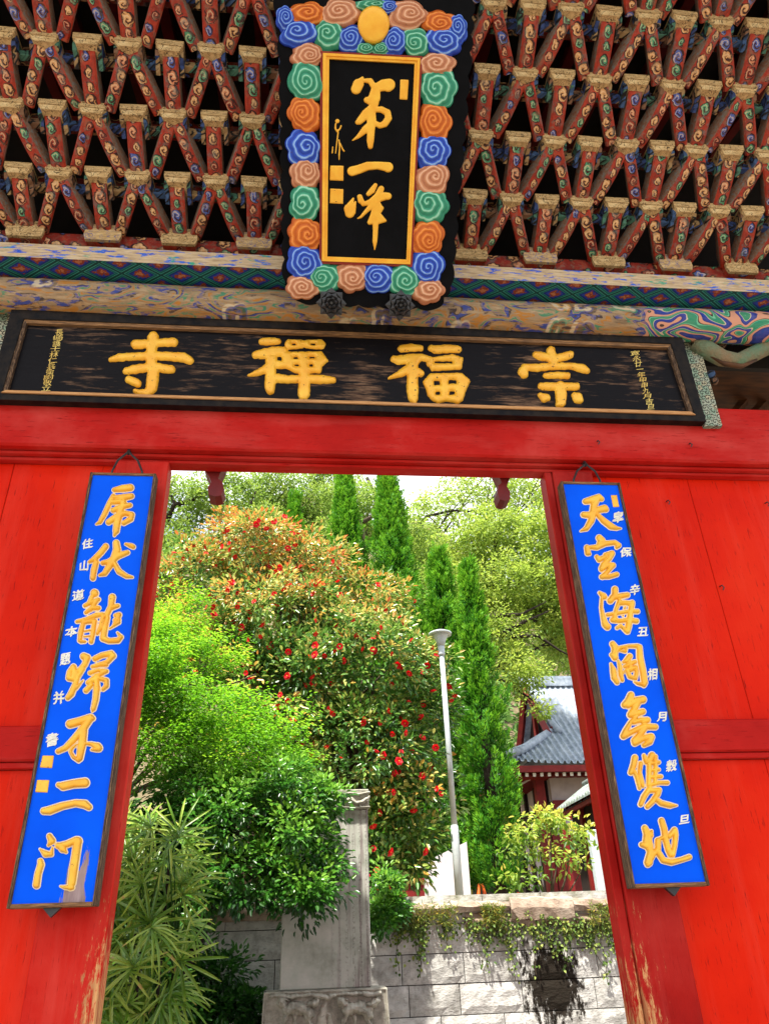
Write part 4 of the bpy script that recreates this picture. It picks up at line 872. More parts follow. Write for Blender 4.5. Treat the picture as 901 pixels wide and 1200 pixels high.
def clump_points(blobs, nsub, rsub, per, shell=(.62, 1.02)):
    wts = np.array([b[1].prod()**(2/3) for b in blobs]); cnt = rng.multinomial(nsub, wts/wts.sum()); Cs = []; Out = []
    for (c, r), k in zip(blobs, cnt):
        u = unit(k); Cs.append(c+u*r*rng.uniform(*shell, (k, 1))); Out.append(u)
    Cs = np.concatenate(Cs); Out = np.concatenate(Out); n = len(Cs)*per
    ci = np.repeat(np.arange(len(Cs)), per); rs = (rsub*rng.uniform(.6, 1.35, len(Cs)))[ci]
    u = unit(n); rad = rng.uniform(0, 1, (n, 1))**.45
    P = Cs[ci]+u*rad*rs[:, None]*np.array((1, 1, .72)); tone = rng.normal(0, .12, len(Cs))[ci]
    return P, u, Out[ci], tone, (u[:, 2]*rad[:, 0])
def trunk(name, parent, mat, pts, rad, n=8):
    m = MB(); m.tube(pts, rad, n); return m.build(name, mat, parent, True)
def limbs(parent, mat, root, blobs, r0, name='limb'):
    root = Vector(root)
    for c, r in blobs:
        c = Vector(c.tolist()); mid = root.lerp(c, .5)+Vector((random.uniform(-.2, .2), random.uniform(-.2, .2), random.uniform(-.1, .3)))*(c-root).length*.3
        m = MB(); m.tube([root, root.lerp(mid, .5), mid, mid.lerp(c, .6), c], [r0, r0*.8, r0*.6, r0*.4, r0*.16], 6)
        for k in range(4):
            e = c+Vector((unit(1)[0]*r*.85).tolist()); s = mid.lerp(c, .4+.15*k); q = s.lerp(e, .5)+Vector((0, 0, .08*random.uniform(-1, 1)))
            m.tube([s, q, e], [r0*.35, r0*.22, r0*.06], 5)
        m.build(name, mat, parent, True)

# ------------------------------------------------------------------ camellia with red blossoms
cb = [pblob(*b) for b in ((300, 648, 8.0, 62, 38), (232, 690, 7.8, 58, 52), (362, 672, 8.0, 52, 40), (432, 712, 8.0, 48, 42), (325, 735, 7.6, 85, 62), (425, 790, 7.3, 85, 70), (345, 820, 7.0, 75, 70),
      (488, 838, 7.4, 44, 66), (420, 890, 7.0, 82, 70), (485, 930, 7.0, 44, 70), (455, 990, 6.8, 58, 46), (505, 775, 7.5, 24, 30), (250, 770, 7.4, 60, 55), (270, 625, 8.2, 26, 22))]
base = at(455, 1075, 7.2); base.z = TER_Z
cam_t = thing('camellia_tree', base, 'large camellia covered in red blossoms with orange young leaves on top', 'tree')
fork = base+Vector((-.3, .2, 1.0)); trunk('trunk', cam_t, m_bark, [base+Vector((0, 0, -.05)), base+Vector((-.1, .05, .5)), fork], [.13, .11, .09]); limbs(cam_t, m_bark, fork, cb[:10], .06)
P, u, out, tone, hz = clump_points(cb, 960, .28, 56)
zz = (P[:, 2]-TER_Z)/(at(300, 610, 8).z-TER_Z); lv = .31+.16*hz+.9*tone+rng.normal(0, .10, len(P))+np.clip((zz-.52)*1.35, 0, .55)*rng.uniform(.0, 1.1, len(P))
lv = lv+(rng.random(len(P)) < .15)*.2  # pale leaves mixed in at random as painted highlights
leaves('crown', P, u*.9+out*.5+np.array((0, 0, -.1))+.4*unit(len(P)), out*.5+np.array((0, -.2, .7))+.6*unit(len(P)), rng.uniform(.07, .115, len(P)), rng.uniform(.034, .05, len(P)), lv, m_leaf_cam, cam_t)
def flower_mesh():
    m = MB()
    for ring, (n, r, z, w) in enumerate(((6, .046, .010, .030), (5, .030, .022, .022))):
        for k in range(n):
            a = 2*math.pi*k/n+ring*.5; c, s = math.cos(a), math.sin(a)
            q = lambda rr, ss, z_: (c*rr-s*ss, s*rr+c*ss, z_)
            m.add([q(.004, 0, .002), q(r*.6, w*.75, z*1.1), q(r, w*.5, z*1.6), q(r*1.08, 0, z*1.3), q(r, -w*.5, z*1.6), q(r*.6, -w*.75, z*1.1)], [(0, 1, 2, 3), (0, 3, 4, 5)], 0)
    m.tube([(0, 0, .004), (0, 0, .024)], [.004, .007], 5, 1); return m.v, m.f, m.m
me_fl = proto('flower', flower_mesh(), [m_flower, m_stamen])
view = np.array(CAM)
score = np.array([(o_.dot((view-p)/np.linalg.norm(view-p))) for p, o_ in zip(P, out)]); cand = np.nonzero(((score > .2) | ((zz > .62) & (score > -.15))) & (u[:, 1] < .1))[0]; rng.shuffle(cand)
kept = []
for i in cand:
    p = P[i]; d = Vector((view-p).tolist()).normalized(); q = Vector(p.tolist())+d*.10
    if all((q-k).length > (.10 if random.random() < .4 else .17) for k in kept):
        kept.append(q); nrm = (d*.7+Vector(unit(1)[0].tolist())*.8).normalized(); s = random.uniform(.68, 1.18)
        inst('flower', me_fl, Matrix.Translation(q) @ nrm.to_track_quat('Z', 'Y').to_matrix().to_4x4() @ Matrix.Scale(s, 4), cam_t)
    if len(kept) >= 298: break

# ------------------------------------------------------------------ bright fine-leaved tree and dark glossy shrub by the stele
fb = [pblob(*b) for b in ((215, 718, 5.4, 50, 30), (195, 760, 5.0, 45, 36), (250, 768, 4.9, 40, 30), (190, 825, 4.4, 48, 36, 90), (255, 838, 4.3, 66, 34, 100), (322, 852, 4.4, 44, 28), (200, 885, 4.2, 55, 36, 90), (285, 890, 4.2, 60, 30, 80), (165, 800, 4.5, 30, 50, 80), (340, 895, 4.3, 28, 18), (120, 820, 4.0, 50, 60, 90), (110, 780, 3.8, 60, 50, 70), (170, 775, 4.0, 45, 40, 70))]  # crown deepened, and hidden blobs added at left, to shade the wall
base = Vector((-2.9, 4.55, 0)); ft = thing('maple_tree', base, 'airy tree with tiny bright lime green leaves beside the stele', 'tree')
fork = at(140, 935, 4.6); trunk('trunk', ft, m_bark, [base, base.lerp(fork, .5)+Vector((.1, 0, 0)), fork], [.08, .065, .05]); limbs(ft, m_bark, fork, fb[:8], .022)
for pl_ in ([(160, 872), (240, 815), (300, 790)], [(150, 935), (200, 905), (255, 893), (300, 905)], [(150, 925), (190, 880), (240, 850)]):
    m = MB(); m.tube([at(a, b, 4.75-.05*i) for i, (a, b) in enumerate(pl_)], [.016, .012, .008, .005][:len(pl_)], 6); m.build('branch', m_bark, ft, True)
P, u, out, tone, hz = clump_points(fb, 520, .19, 80, (.5, 1.08)); tone = tone*1.5
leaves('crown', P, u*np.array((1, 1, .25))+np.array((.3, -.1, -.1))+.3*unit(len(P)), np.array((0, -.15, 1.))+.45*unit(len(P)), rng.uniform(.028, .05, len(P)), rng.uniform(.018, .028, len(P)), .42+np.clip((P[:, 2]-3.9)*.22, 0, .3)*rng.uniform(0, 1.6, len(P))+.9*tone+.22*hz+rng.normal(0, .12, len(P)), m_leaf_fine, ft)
sb = [pblob(*b) for b in ((330, 925, 3.95, 50, 34), (270, 960, 3.9, 55, 46), (345, 985, 3.8, 48, 42), (290, 1025, 3.75, 50, 34), (355, 1045, 3.7, 40, 26), (235, 935, 4.1, 50, 50), (385, 940, 3.9, 20, 26), (380, 1010, 3.8, 22, 24), (250, 1060, 3.8, 26, 18))]
base = Vector((-1.6, 4.3, 0)); sh = thing('evergreen_shrub', base, 'dense glossy dark green shrub overhanging the stone stele', 'shrub')
fork = at(270, 1010, 4.2); trunk('trunk', sh, m_bark_dark, [base, base.lerp(fork, .5), fork], [.07, .06, .05]); limbs(sh, m_bark_dark, fork, sb, .02)
P, u, out, tone, hz = clump_points(sb, 270, .15, 52)
leaves('crown', P, u*.9+out*.4+np.array((0, 0, -.05))+.3*unit(len(P)), out*.4+np.array((0, -.25, .9))+.5*unit(len(P)), rng.uniform(.045, .075, len(P)), rng.uniform(.026, .038, len(P)), .45+.9*tone+.38*hz+.3*out[:, 2]+rng.normal(0, .10, len(P)), m_leaf_dark, sh)  # leaf colour carries the shading: lighter on top, dark underneath
nb_ = [pblob(452, 1040, 4.85, 16, 24), pblob(447, 1072, 4.8, 18, 18), pblob(462, 1062, 4.85, 12, 16)]
base = Vector((at(450, 1100, 4.9).x, 4.88, zc_[0]+ch)); sm = thing('wall_shrub', base, 'small leafy green shrub on the wall beside the stele edge', 'shrub')
trunk('stem', sm, m_bark, [base, base+Vector((0, -.05, .25))], [.02, .01]); P, u, out, tone, hz = clump_points(nb_, 60, .10, 40)
leaves('crown', P, u+out*.4, out*.4+np.array((0, -.3, .8))+.5*unit(len(P)), rng.uniform(.04, .065, len(P)), rng.uniform(.024, .034, len(P)), .55+tone+.25*hz, m_leaf_dark, sm)

# ------------------------------------------------------------------ lady palm
base = Vector((at(150, 1100, 2.7).x, 2.75, 0)); lp = thing('lady_palm', base, 'lady palm clump with fanned narrow leaves by the red door jamb', 'palm')
def frond_mesh(seed):
    r = random.Random(seed); V = []; Fs = []; n = r.randint(9, 12); lvv = []
    for k in range(n):
        a = math.radians(-105+210*k/(n-1))+r.uniform(-.06, .06); L = r.uniform(.28, .40)*(1-.22*abs(a)/1.9); w = r.uniform(.010, .014); dr = r.uniform(.2, .75)
        d = Vector((math.sin(a), math.cos(a), 0)); s = Vector((math.cos(a), -math.sin(a), 0)); l0 = r.uniform(.15, .6)
        b0 = len(V); N = 5
        for i in range(N+1):
            t = i/N; c = d*L*t+Vector((0, 0, .10*L*t-dr*L*t*t)); ww = w*(.35+1.6*t*(1-t)*1.6) if i < N else w*.25
            V += [tuple(c+s*ww+Vector((0, 0, .004))), tuple(c-s*ww+Vector((0, 0, .004))), tuple(c-Vector((0, 0, .002)))]; lvv += [l0+.35*t+(.3 if r.random() < .05 else 0)]*3
        for i in range(N):
            q = b0+i*3; Fs += [(q, q+3, q+5, q+2), (q+2, q+5, q+4, q+1)]
    me = bpy.data.meshes.new('frond'); me.from_pydata(V, [], Fs); me.materials.append(m_leaf_palm)
    me.attributes.new('lv', 'FLOAT', 'POINT').data.foreach_set('value', lvv); me.update(); return me
FR = [frond_mesh(i) for i in range(6)]
stems = [(base.x+dx, base.y+dy, h_) for dx, dy, h_ in ((-.25, .0, 2.35), (.0, .1, 2.55), (.22, -.05, 2.2), (.1, -.15, 1.75), (-.12, -.2, 1.9), (.3, .1, 1.5), (-.3, -.1, 1.4))]
for x, y, h_ in stems: trunk('cane', lp, m_bark_dark, [(x, y, 0), (x+.03, y, h_*.5), (x+.02, y-.02, h_)], [.016, .014, .012], 6)
spots = [(140, 975, .2), (175, 960, .1), (205, 968, .0), (228, 985, .1), (150, 1000, -.1), (190, 1000, -.2), (218, 1030, -.1), (165, 1030, -.2), (140, 1050, -.1), (195, 1052, -.1), (175, 1075, -.2), (212, 1078, .0), (150, 1095, -.1), (190, 1105, -.2), (215, 1120, -.1),
         (165, 1130, -.2), (140, 1140, -.2), (190, 1150, -.1), (130, 1165, -.2), (165, 1170, -.2), (195, 1175, -.1), (125, 1190, -.2), (150, 1200, -.3), (180, 1205, -.2), (135, 1020, .1), (160, 985, .2), (128, 1110, .0), (145, 1070, .1), (215, 1005, .2), (185, 1030, .25), (205, 1150, .1), (135, 1215, .1), (170, 1100, .2), (120, 1150, .2)]
spots = spots + [(px+random.uniform(-14, 14), py+random.uniform(-20, 20), dy+random.uniform(-.35, .0)) for px, py, dy in spots[::5]]
spots += [(px+random.uniform(-16, 16), py+random.uniform(-14, 14), dy+random.uniform(-.1, .3)) for px, py, dy in spots]
spots = [(min(px, 216)-(py > 1120)*10, py+6, dy) for px, py, dy in spots]
for i, (px, py, dy) in enumerate(spots):
    p = at(px+random.uniform(-6, 6), py, 2.7+dy); s0 = min(stems, key=lambda s: abs(s[0]-p.x)+random.random()*.3)
    az = math.atan2(p.x-s0[0], -(p.y-s0[1])-.12)+random.uniform(-.5, .5); d = Vector((math.sin(az), -math.cos(az), random.uniform(-.15, .55))).normalized()
    zx = ((CAM-p).normalized()*.75+Vector((0, 0, .55))+Vector(unit(1)[0].tolist())*.45).normalized()
    th = random.gauss(0, 1.1)+(math.copysign(.5, p.x-s0[0])); yx = Vector((math.sin(th), -.2, math.cos(th)*.9)); yx = (yx-zx*yx.dot(zx)).normalized(); xx_ = yx.cross(zx)
    rot = Matrix((xx_, yx, zx)).transposed().to_4x4()
    o = inst('frond', FR[i % 6], Matrix.Translation(p) @ rot @ Matrix.Scale(random.uniform(.66, .98), 4), lp)
    m = MB(); q = Vector((s0[0]+.02, s0[1], max(.4, min(s0[2], p.z-.12)))); m.tube([q, q.lerp(p, .6)+Vector((0, 0, .05)), p], [.006, .005, .004], 5); m.build('petiole', m_leaf_palm, lp)

ub = [pblob(*b) for b in ((125, 985, 4.0, 55, 50), (190, 985, 4.2, 45, 45), (120, 1070, 3.9, 55, 55), (180, 1075, 4.2, 45, 50), (125, 1160, 3.9, 55, 60), (175, 1165, 4.1, 42, 55), (215, 1040, 4.4, 26, 40), (60, 1050, 3.8, 60, 110), (225, 1130, 4.55, 34, 40), (262, 1150, 4.6, 30, 40), (235, 1200, 4.55, 46, 40), (290, 1190, 4.65, 26, 36))]  # added leaf mass standing in for deep shade on the wall
base = Vector((-2.3, 4.3, 0)); ug = thing('shade_bush', base, 'dark leafy bush added to stand in for deep shade behind the lady palm', 'bush')
trunk('trunk', ug, m_bark_dark, [base, base+Vector((.1, -.05, .7)), base+Vector((.2, -.1, 1.5))], [.06, .05, .03]); limbs(ug, m_bark_dark, base+Vector((.1, -.05, .7)), ub, .02)
P, u, out, tone, hz = clump_points(ub, 430, .17, 46, (.2, 1.0))
leaves('crown', P, u*.9+out*.4+.3*unit(len(P)), out*.4+np.array((0, -.25, .9))+.5*unit(len(P)), rng.uniform(.05, .085, len(P)), rng.uniform(.028, .042, len(P)), .12+.5*tone+.15*hz+rng.normal(0, .08, len(P)), m_leaf_dark, ug)  # leaf tone kept low so the added bush reads as shade

# ------------------------------------------------------------------ creeping ivy on the wall
iv = thing('creeping_ivy', at(590, 1100, WALL_Y-.02), 'yellowish creeping ivy trailing from the capstones over the stone wall', 'ivy')
P = []; 
m = MB()
for k in range(120):
    px = random.uniform(462, 735); py = random.uniform(1070, 1088); x0 = at(px, py, WALL_Y-.06); L = random.uniform(.04, .2)*(2.4 if random.random() < .3 else 1)*(1 if 560 < px < 730 or px < 560 else .6); pts = [x0]; dx = random.uniform(-.5, .5)
    for j in range(7):
        pts.append(pts[-1]+Vector((dx*L/7+random.uniform(-.03, .03), (-.002 if j > 1 else .01), -L/7)))
        pts[-1].y = WALL_Y-.035+random.uniform(-.01, .01)
    m.tube(pts, .0035, 4)
    for j in range(int(L*60)+4):
        t = random.random()**1.3*(len(pts)-1.01); i = int(t); q = pts[i].lerp(pts[i+1], t-i); P.append((q.x+random.gauss(0, .03), q.y-abs(random.gauss(0, .02)), q.z+random.gauss(0, .03)))
m.build('stem', m_bark, iv)
P = np.array(P); n = len(P)
leaves('foliage', P, np.array((0, -.3, -.8))+.8*unit(n), np.array((0, -1., .3))+.5*unit(n), rng.uniform(.022, .042, n), rng.uniform(.018, .034, n), rng.uniform(.1, .95, n), m_leaf_ivy, iv)
dg = thing('dry_grass_tuft', at(500, 1078, WALL_Y-.05), 'tufts of dry yellow grass and moss along the wall capstones', 'grass', kind='stuff')
P = np.array([tuple(at(random.choice((random.uniform(470, 535), random.uniform(565, 590), random.uniform(690, 735))), random.uniform(1060, 1084), WALL_Y-.08)) for k in range(1500)]); n = len(P)
leaves('blade', P, np.array((0, -.3, .2))+.9*unit(n), unit(n), rng.uniform(.03, .08, n), .007, rng.uniform(.55, 1.05, n), m_leaf_ivy, dg)

# ------------------------------------------------------------------ lamp post
LY = 6.5; b0 = at(539, 1060, LY); b0.z = TER_Z; lt = at(516, 742, LY); step = at(535, 967, LY)
m_lamp = simple('lamp_paint', S(196, 204, 204), S(176, 186, 188), .4, .4, 6)
lpo = thing('lamp_post', b0, 'slim pale grey lamp post with a funnel head among the trees', 'lamp post')
X, Yp = b0.x, LY
m = MB(); m.tube([(X, Yp, TER_Z-.02), (X, Yp, step.z-.03), (X, Yp, step.z)], [.052, .050, .040], 14); m.build('lower_pole', m_lamp, lpo, True)
m = MB(); m.tube([(X, Yp, step.z), (X, Yp, lt.z-.34)], [.038, .033], 14); m.build('upper_pole', m_lamp, lpo, True)
m = MB(); m.tube([(X, Yp, lt.z-.34), (X, Yp, lt.z-.31), (X, Yp, lt.z-.30), (X, Yp, lt.z-.2)], [.042, .05, .045, .05], 16); m.build('neck', m_lamp, lpo, True)
m = MB(); m.tube([(X, Yp, lt.z-.2), (X, Yp, lt.z-.12), (X, Yp, lt.z-.045), (X, Yp, lt.z-.03)], [.052, .07, .105, .118], 20); m.build('lamp_funnel', m_lamp, lpo, True)
m = MB(); m.tube([(X, Yp, lt.z-.03), (X, Yp, lt.z-.005), (X, Yp, lt.z+.02), (X, Yp, lt.z+.035)], [.160, .165, .11, .03], 24); m.build('lamp_cap', m_lamp, lpo, True)

# ------------------------------------------------------------------ junipers
def juniper(px, top, Y, wpx, label, lean=0):
    tp = at(px, top, Y); base = Vector((tp.x+lean, Y, TER_Z)); H = tp.z-TER_Z; R = wpx/2*depth(at(px, top+120, Y))/F_PX
    t = thing('juniper_tree', base, label, 'conifer', 'spire junipers behind the camellia')
    trunk('trunk', t, m_bark_dark, [base-Vector((0, 0, .05)), base.lerp(tp, .5), tp-Vector((0, 0, .4))], [.16, .1, .02])
    nt = int(105*H*R/1.1)+120; an0 = rng.uniform(0, 6.283, nt); hh = rng.uniform(0, 1, nt)**.85
    prof = R*np.where(hh < .28, .62+.38*hh/.28, ((1-hh)/.72)**.78); prof = prof*(1+.30*np.sin(hh*17+px+2*an0)*rng.uniform(.3, 1, nt)); an = an0
    o_ = np.stack([np.cos(an), np.sin(an), np.zeros(nt)], 1); ax = np.array(base)[None]+np.array(tp-base)[None]*(.06+.90*hh)[:, None]
    C_ = ax+o_*(prof*rng.uniform(.5, 1.08, nt)*np.where(rng.random(nt) < .12, 1.22, 1.))[:, None]; per = 62; n = nt*per; ci = np.repeat(np.arange(nt), per)
    dirn = o_*.42+np.array((0, 0, 1.))+.18*unit(nt); dirn /= np.linalg.norm(dirn, axis=1, keepdims=True); Lt = rng.uniform(.30, .55, nt)*(.75+.25*R)
    s = rng.uniform(0, 1, n); rr = .13*np.sin(np.pi*np.clip(s*.9+.08, 0, 1))**.8*(1.1-s*.75); u = unit(n)
    P = C_[ci]+dirn[ci]*(s*Lt[ci])[:, None]+u*rr[:, None]; tone = rng.normal(0, .09, nt)[ci]
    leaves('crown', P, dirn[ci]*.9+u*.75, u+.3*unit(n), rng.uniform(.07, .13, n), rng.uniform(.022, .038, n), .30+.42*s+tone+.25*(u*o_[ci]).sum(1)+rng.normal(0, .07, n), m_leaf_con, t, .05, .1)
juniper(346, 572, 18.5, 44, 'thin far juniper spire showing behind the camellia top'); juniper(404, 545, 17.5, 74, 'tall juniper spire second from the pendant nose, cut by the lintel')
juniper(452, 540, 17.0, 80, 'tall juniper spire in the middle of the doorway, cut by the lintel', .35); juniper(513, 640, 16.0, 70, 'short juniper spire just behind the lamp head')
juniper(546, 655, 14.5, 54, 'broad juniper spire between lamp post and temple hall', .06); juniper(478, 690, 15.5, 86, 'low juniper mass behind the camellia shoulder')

# ------------------------------------------------------------------ broadleaf trees behind
def broadleaf(name, label, blobs, mat, bark, nsub, rsub, per, leaf, forkp, twigs=(), tY=24):
    bl = [pblob(*b) for b in blobs]; base = Vector((forkp.x, forkp.y, TER_Z)); t = thing(name, base, label, 'tree', 'broadleaf trees behind the junipers')
    trunk('trunk', t, bark, [base-Vector((0, 0, .1)), base.lerp(forkp, .5)+Vector((.15, 0, 0)), forkp], [.28, .23, .18]); limbs(t, bark, forkp, bl, .10)
    for tw in twigs:
        m = MB(); m.tube([at(a, b, tY) for a, b in tw], [.10*(1-.8*i/(len(tw)-1)) for i in range(len(tw))], 6); m.build('branch', bark, t, True)
    P, u, out, tone, hz = clump_points(bl, nsub, rsub, per, (.45, 1.02))
    leaves('crown', P, u+.3*unit(len(P))+np.array((0, 0, -.15)), np.array((0, -.2, .8))+.7*unit(len(P)), rng.uniform(*leaf, len(P)), rng.uniform(leaf[0]*.5, leaf[1]*.55, len(P)), .46+.8*tone+.28*hz+rng.normal(0, .1, len(P)), mat, t)
broadleaf('broadleaf_tree', 'yellow green spreading tree with dark limbs in front of the hall roof', [(600, 690, 25, 60, 34), (635, 640, 25, 44, 44), (560, 640, 26, 50, 30), (640, 715, 25, 34, 26), (590, 745, 24, 34, 30), (610, 785, 23.5, 26, 30), (630, 825, 23, 12, 22), (670, 680, 25, 30, 50), (580, 610, 26, 36, 22), (655, 745, 26, 30, 26), (680, 620, 26, 40, 40), (540, 690, 26, 40, 34)],
  m_leaf_yel, m_bark_dark, 860, .55, 52, (.10, .18), at(560, 790, 25), ([(572, 741), (600, 746), (630, 745), (655, 762), (675, 772)], [(572, 722), (610, 720), (640, 705)], [(590, 742), (615, 728), (645, 715)]), 23.5)
broadleaf('broadleaf_tree', 'sparse pale tree with bare limbs against the cloudy sky', [(530, 590, 30, 50, 26), (600, 585, 30, 50, 24), (655, 600, 30, 34, 34), (490, 610, 30, 40, 30), (500, 650, 29, 40, 30), (560, 565, 31, 60, 16), (640, 560, 31, 50, 18), (650, 770, 34, 40, 26), (680, 720, 34, 40, 40), (590, 650, 32, 60, 40)],
  m_leaf_yel, m_bark_dark, 480, .6, 46, (.11, .2), at(480, 700, 30), ([(470, 640), (500, 605), (530, 598), (560, 600), (590, 570)], [(540, 640), (555, 615), (570, 590), (575, 560)], [(600, 640), (610, 600), (640, 575)], [(430, 560), (445, 590), (470, 620)]), 29.5)
broadleaf('broadleaf_tree', 'olive green tree with open dark branches behind the camellia top', [(215, 590, 20, 40, 34), (265, 580, 20, 44, 30), (320, 575, 21, 40, 26), (205, 640, 19.5, 30, 40), (370, 590, 22, 34, 34), (300, 615, 20, 40, 24), (385, 640, 21, 34, 34)],
  m_leaf_oli, m_bark_dark, 480, .42, 50, (.08, .15), at(270, 720, 20.5), ([(196, 610), (205, 590), (198, 575), (206, 558)], [(205, 592), (228, 585), (245, 575)], [(283, 640), (290, 600), (300, 575)]), 19.5)
broadleaf('broadleaf_tree', 'grey green tree filling the gap between the juniper spires', [(430, 600, 24, 40, 40), (480, 640, 23, 30, 50), (350, 630, 23, 50, 40), (500, 700, 22, 34, 40), (440, 690, 22, 50, 40), (390, 570, 25, 36, 30)],
  m_leaf_oli, m_bark, 520, .5, 48, (.10, .17), at(440, 740, 23), ([(430, 660), (425, 620), (410, 590), (405, 560)], [(425, 612), (445, 600), (452, 580)]), 22)
broadleaf('broadleaf_tree', 'rounded green tree behind the camellia at the jamb side', [(230, 680, 17, 60, 50), (300, 700, 17, 60, 50), (180, 740, 16, 40, 60), (400, 720, 18, 60, 40), (480, 760, 18, 50, 40)],
  m_leaf_oli, m_bark, 300, .45, 44, (.09, .15), at(300, 800, 17.5))

# ------------------------------------------------------------------ hillside with woods
hx = np.linspace(-120, 120, 41); hy = np.linspace(42, 150, 25); V = []
hf = lambda x, y: TER_Z-.5+max(0, (y-42))*.70*(1+.18*math.sin(x*.06+1.2)+.1*math.sin(x*.19+y*.1))
for y in hy:
    for x in hx: V.append((x, y, hf(x, y)))
hl = mk('hill', V, [(i*41+j, i*41+j+1, (i+1)*41+j+1, (i+1)*41+j) for i in range(24) for j in range(40)], m_soil, None, True); tag(hl, None, kind='structure')
tr = np.stack([rng.uniform(-45, 75, 520), rng.uniform(44, 125, 520)], 1); hb = [(np.array((x, y, hf(x, y)+1.8)), np.array((3.2, 3.0, 3.2))*rng.uniform(.8, 1.3)) for x, y in tr]
P, u, out, tone, hz = clump_points(hb, 3600, 1.1, 18); n = len(P)
ho = leaves('hillside_wood', P, u+.3*unit(n), out*.5+np.array((0, -.3, .7))+.5*unit(n), rng.uniform(.5, .95, n), rng.uniform(.35, .6, n), .5+tone+.25*hz, m_leaf_hill, None); tag(ho, 'far wooded hillside above the hall roof', 'woodland', kind='stuff')

# ------------------------------------------------------------------ temple hall
HY = 26.0; m_hred = simple('hall_red', S(132, 30, 26), S(104, 20, 18), .6, .3, 3)
m_plaster = simple('hall_plaster', S(186, 176, 178), S(168, 158, 160), .8, .2, 2); m_hwhite = simple('rafter_tip', S(226, 224, 216), None, .6); m_hdark = simple('hall_dark', S(46, 28, 24), S(30, 20, 18), .8)
def tile_mat():
    t = NT('grey_roof_tile', .45, .5); P = t.geo(); x = t.xyz(P)
    c = t.ramp(t.noise(P, 3.5, 6, .65), [(.3, S(112, 124, 140)), (.5, S(150, 162, 178)), (.7, S(186, 194, 204))]); t.col(c); t.bump(t.noise(P, 12, 4), .3, .02); return t.mat
m_tile = tile_mat()
e0 = at(599, 896, HY); ze = e0.z; ex = e0.x; rp = at(612, 804, HY+4.6); zr = rp.z; gx = rp.x; ry = HY+4.6
hall = thing('temple_hall', (ex+6, HY+5, TER_Z), 'red and white temple hall with a sweeping grey tiled roof', 'building')
prof = lambda v: ze+(zr-ze)*(.72*v+.28*v*v)
VG = .42; yv = lambda v: HY+(ry-HY)*v
def front_x(v): return ex+(gx-ex)*min(1, v/VG)
nV, pitch_ = 26, .26; x1 = ex+13; V = []; Fs = []
ncol = int((x1-ex)/pitch_)
# corrugated tiling: one wavy sheet with a small step at every course
NU = ncol*6; pitch_ = .30
for i in range(nV+1):
    for stp in (0, 1):
        v = min(1, (i+stp)/nV) if not stp else min(1, (i+.999)/nV)
        for j in range(NU+1):
            x = ex+(x1-ex)*j/NU; ph = (j % 6)/6; up_ = .10*max(0, math.sin(ph*2*math.pi))**.7 if math.sin(ph*2*math.pi) > 0 else -.02
            lift = .03*(1-stp); xx = max(x, front_x(v)); curl = .16*max(0, 1-(x-ex)/2.5)**2*(1-v)**3
            V.append((xx, yv(v), prof(v)+up_+lift+curl))
W_ = NU+1
for r_ in range(2*(nV+1)-1):
    for j in range(NU): Fs.append((r_*W_+j, r_*W_+j+1, (r_+1)*W_+j+1, (r_+1)*W_+j))
rf = mk('roof', V, Fs, m_tile, hall, True)
zg = prof(VG); yg = yv(VG); ybk = 2*ry-HY
V = [(ex, HY, ze+.14), (ex, ybk, ze+.14), (gx, 2*ry-yg, zg), (gx, yg, zg), (ex, HY, ze), (ex, ybk, ze), (gx+.3, 2*ry-yg, zg-.2), (gx+.3, yg, zg-.2)]
mk('side_skirt_roof', V, [(0, 1, 2, 3), (7, 6, 5, 4), (0, 4, 5, 1), (1, 5, 6, 2), (3, 7, 4, 0)], m_tile, hall)
mk('rear_roof', [(gx, ry, zr), (x1, ry, zr), (x1, ybk, ze), (ex, ybk, ze), (gx, 2*ry-yg, zg)], [(0, 1, 2, 3, 4)], m_tile, hall)
mk('gable_wall', [(gx+.55, yg, zg-.1), (gx+.55, 2*ry-yg, zg-.1), (gx+.55, ry, zr-.2)], [(0, 1, 2)], m_hdark, hall)
for k in (0, 1):
    a, b = (Vector((gx+.1, yg if k == 0 else 2*ry-yg, zg+.05)), Vector((gx+.1, ry, zr-.1))); m = MB(); m.tube([a, a.lerp(b, .5)+Vector((0, 0, -.12)), b], .17, 4); m.build('barge_board', m_hred, hall)
m = MB(); m.box(gx+.3, gx+.45, ry-.15, ry+.15, zg, zr-.3); m.build('gable_strut', m_hred, hall); m = MB(); m.box(gx+.3, gx+.42, yg+.2, 2*ry-yg-.2, zg+.1, zg+.4); m.build('gable_tie', m_hred, hall)
ridge = MB(); ridge.box(gx-.1, x1, ry-.22, ry+.22, zr-.05, zr+.32); ridge.box(gx-.15, x1, ry-.14, ry+.14, zr+.322, zr+.44); ridge.build('main_ridge', m_tile, hall)
m = MB(); hp = [Vector((ex-.05, HY-.05, ze+.40)), Vector((ex+(gx-ex)*.35, yv(VG*.35), prof(VG*.35)+.24)), Vector((ex+(gx-ex)*.7, yv(VG*.7), prof(VG*.7)+.16)), Vector((gx+.25, yg+.25, zg+.18))]; m.tube(hp, [.18, .18, .18, .17], 8); m.build('hip_ridge', m_tile, hall, True)
m = MB(); m.tube([Vector((gx+.55, yv(VG), prof(VG)+.1)), Vector((gx+.4, yv(.6), prof(.6)+.12)), Vector((gx+.3, yv(.8), prof(.8)+.12)), Vector((gx+.2, yv(.98), prof(.98)+.12))], .16, 8); m.build('verge_ridge', m_tile, hall, True)
box('eave_board', ex+.05, x1, HY+.02, HY+.14, ze-.28, ze-.04, m_hred, hall, 0); box('eave_board', ex+.05, ex+.17, HY+.145, ybk, ze-.28, ze-.04, m_hred, hall, 0)
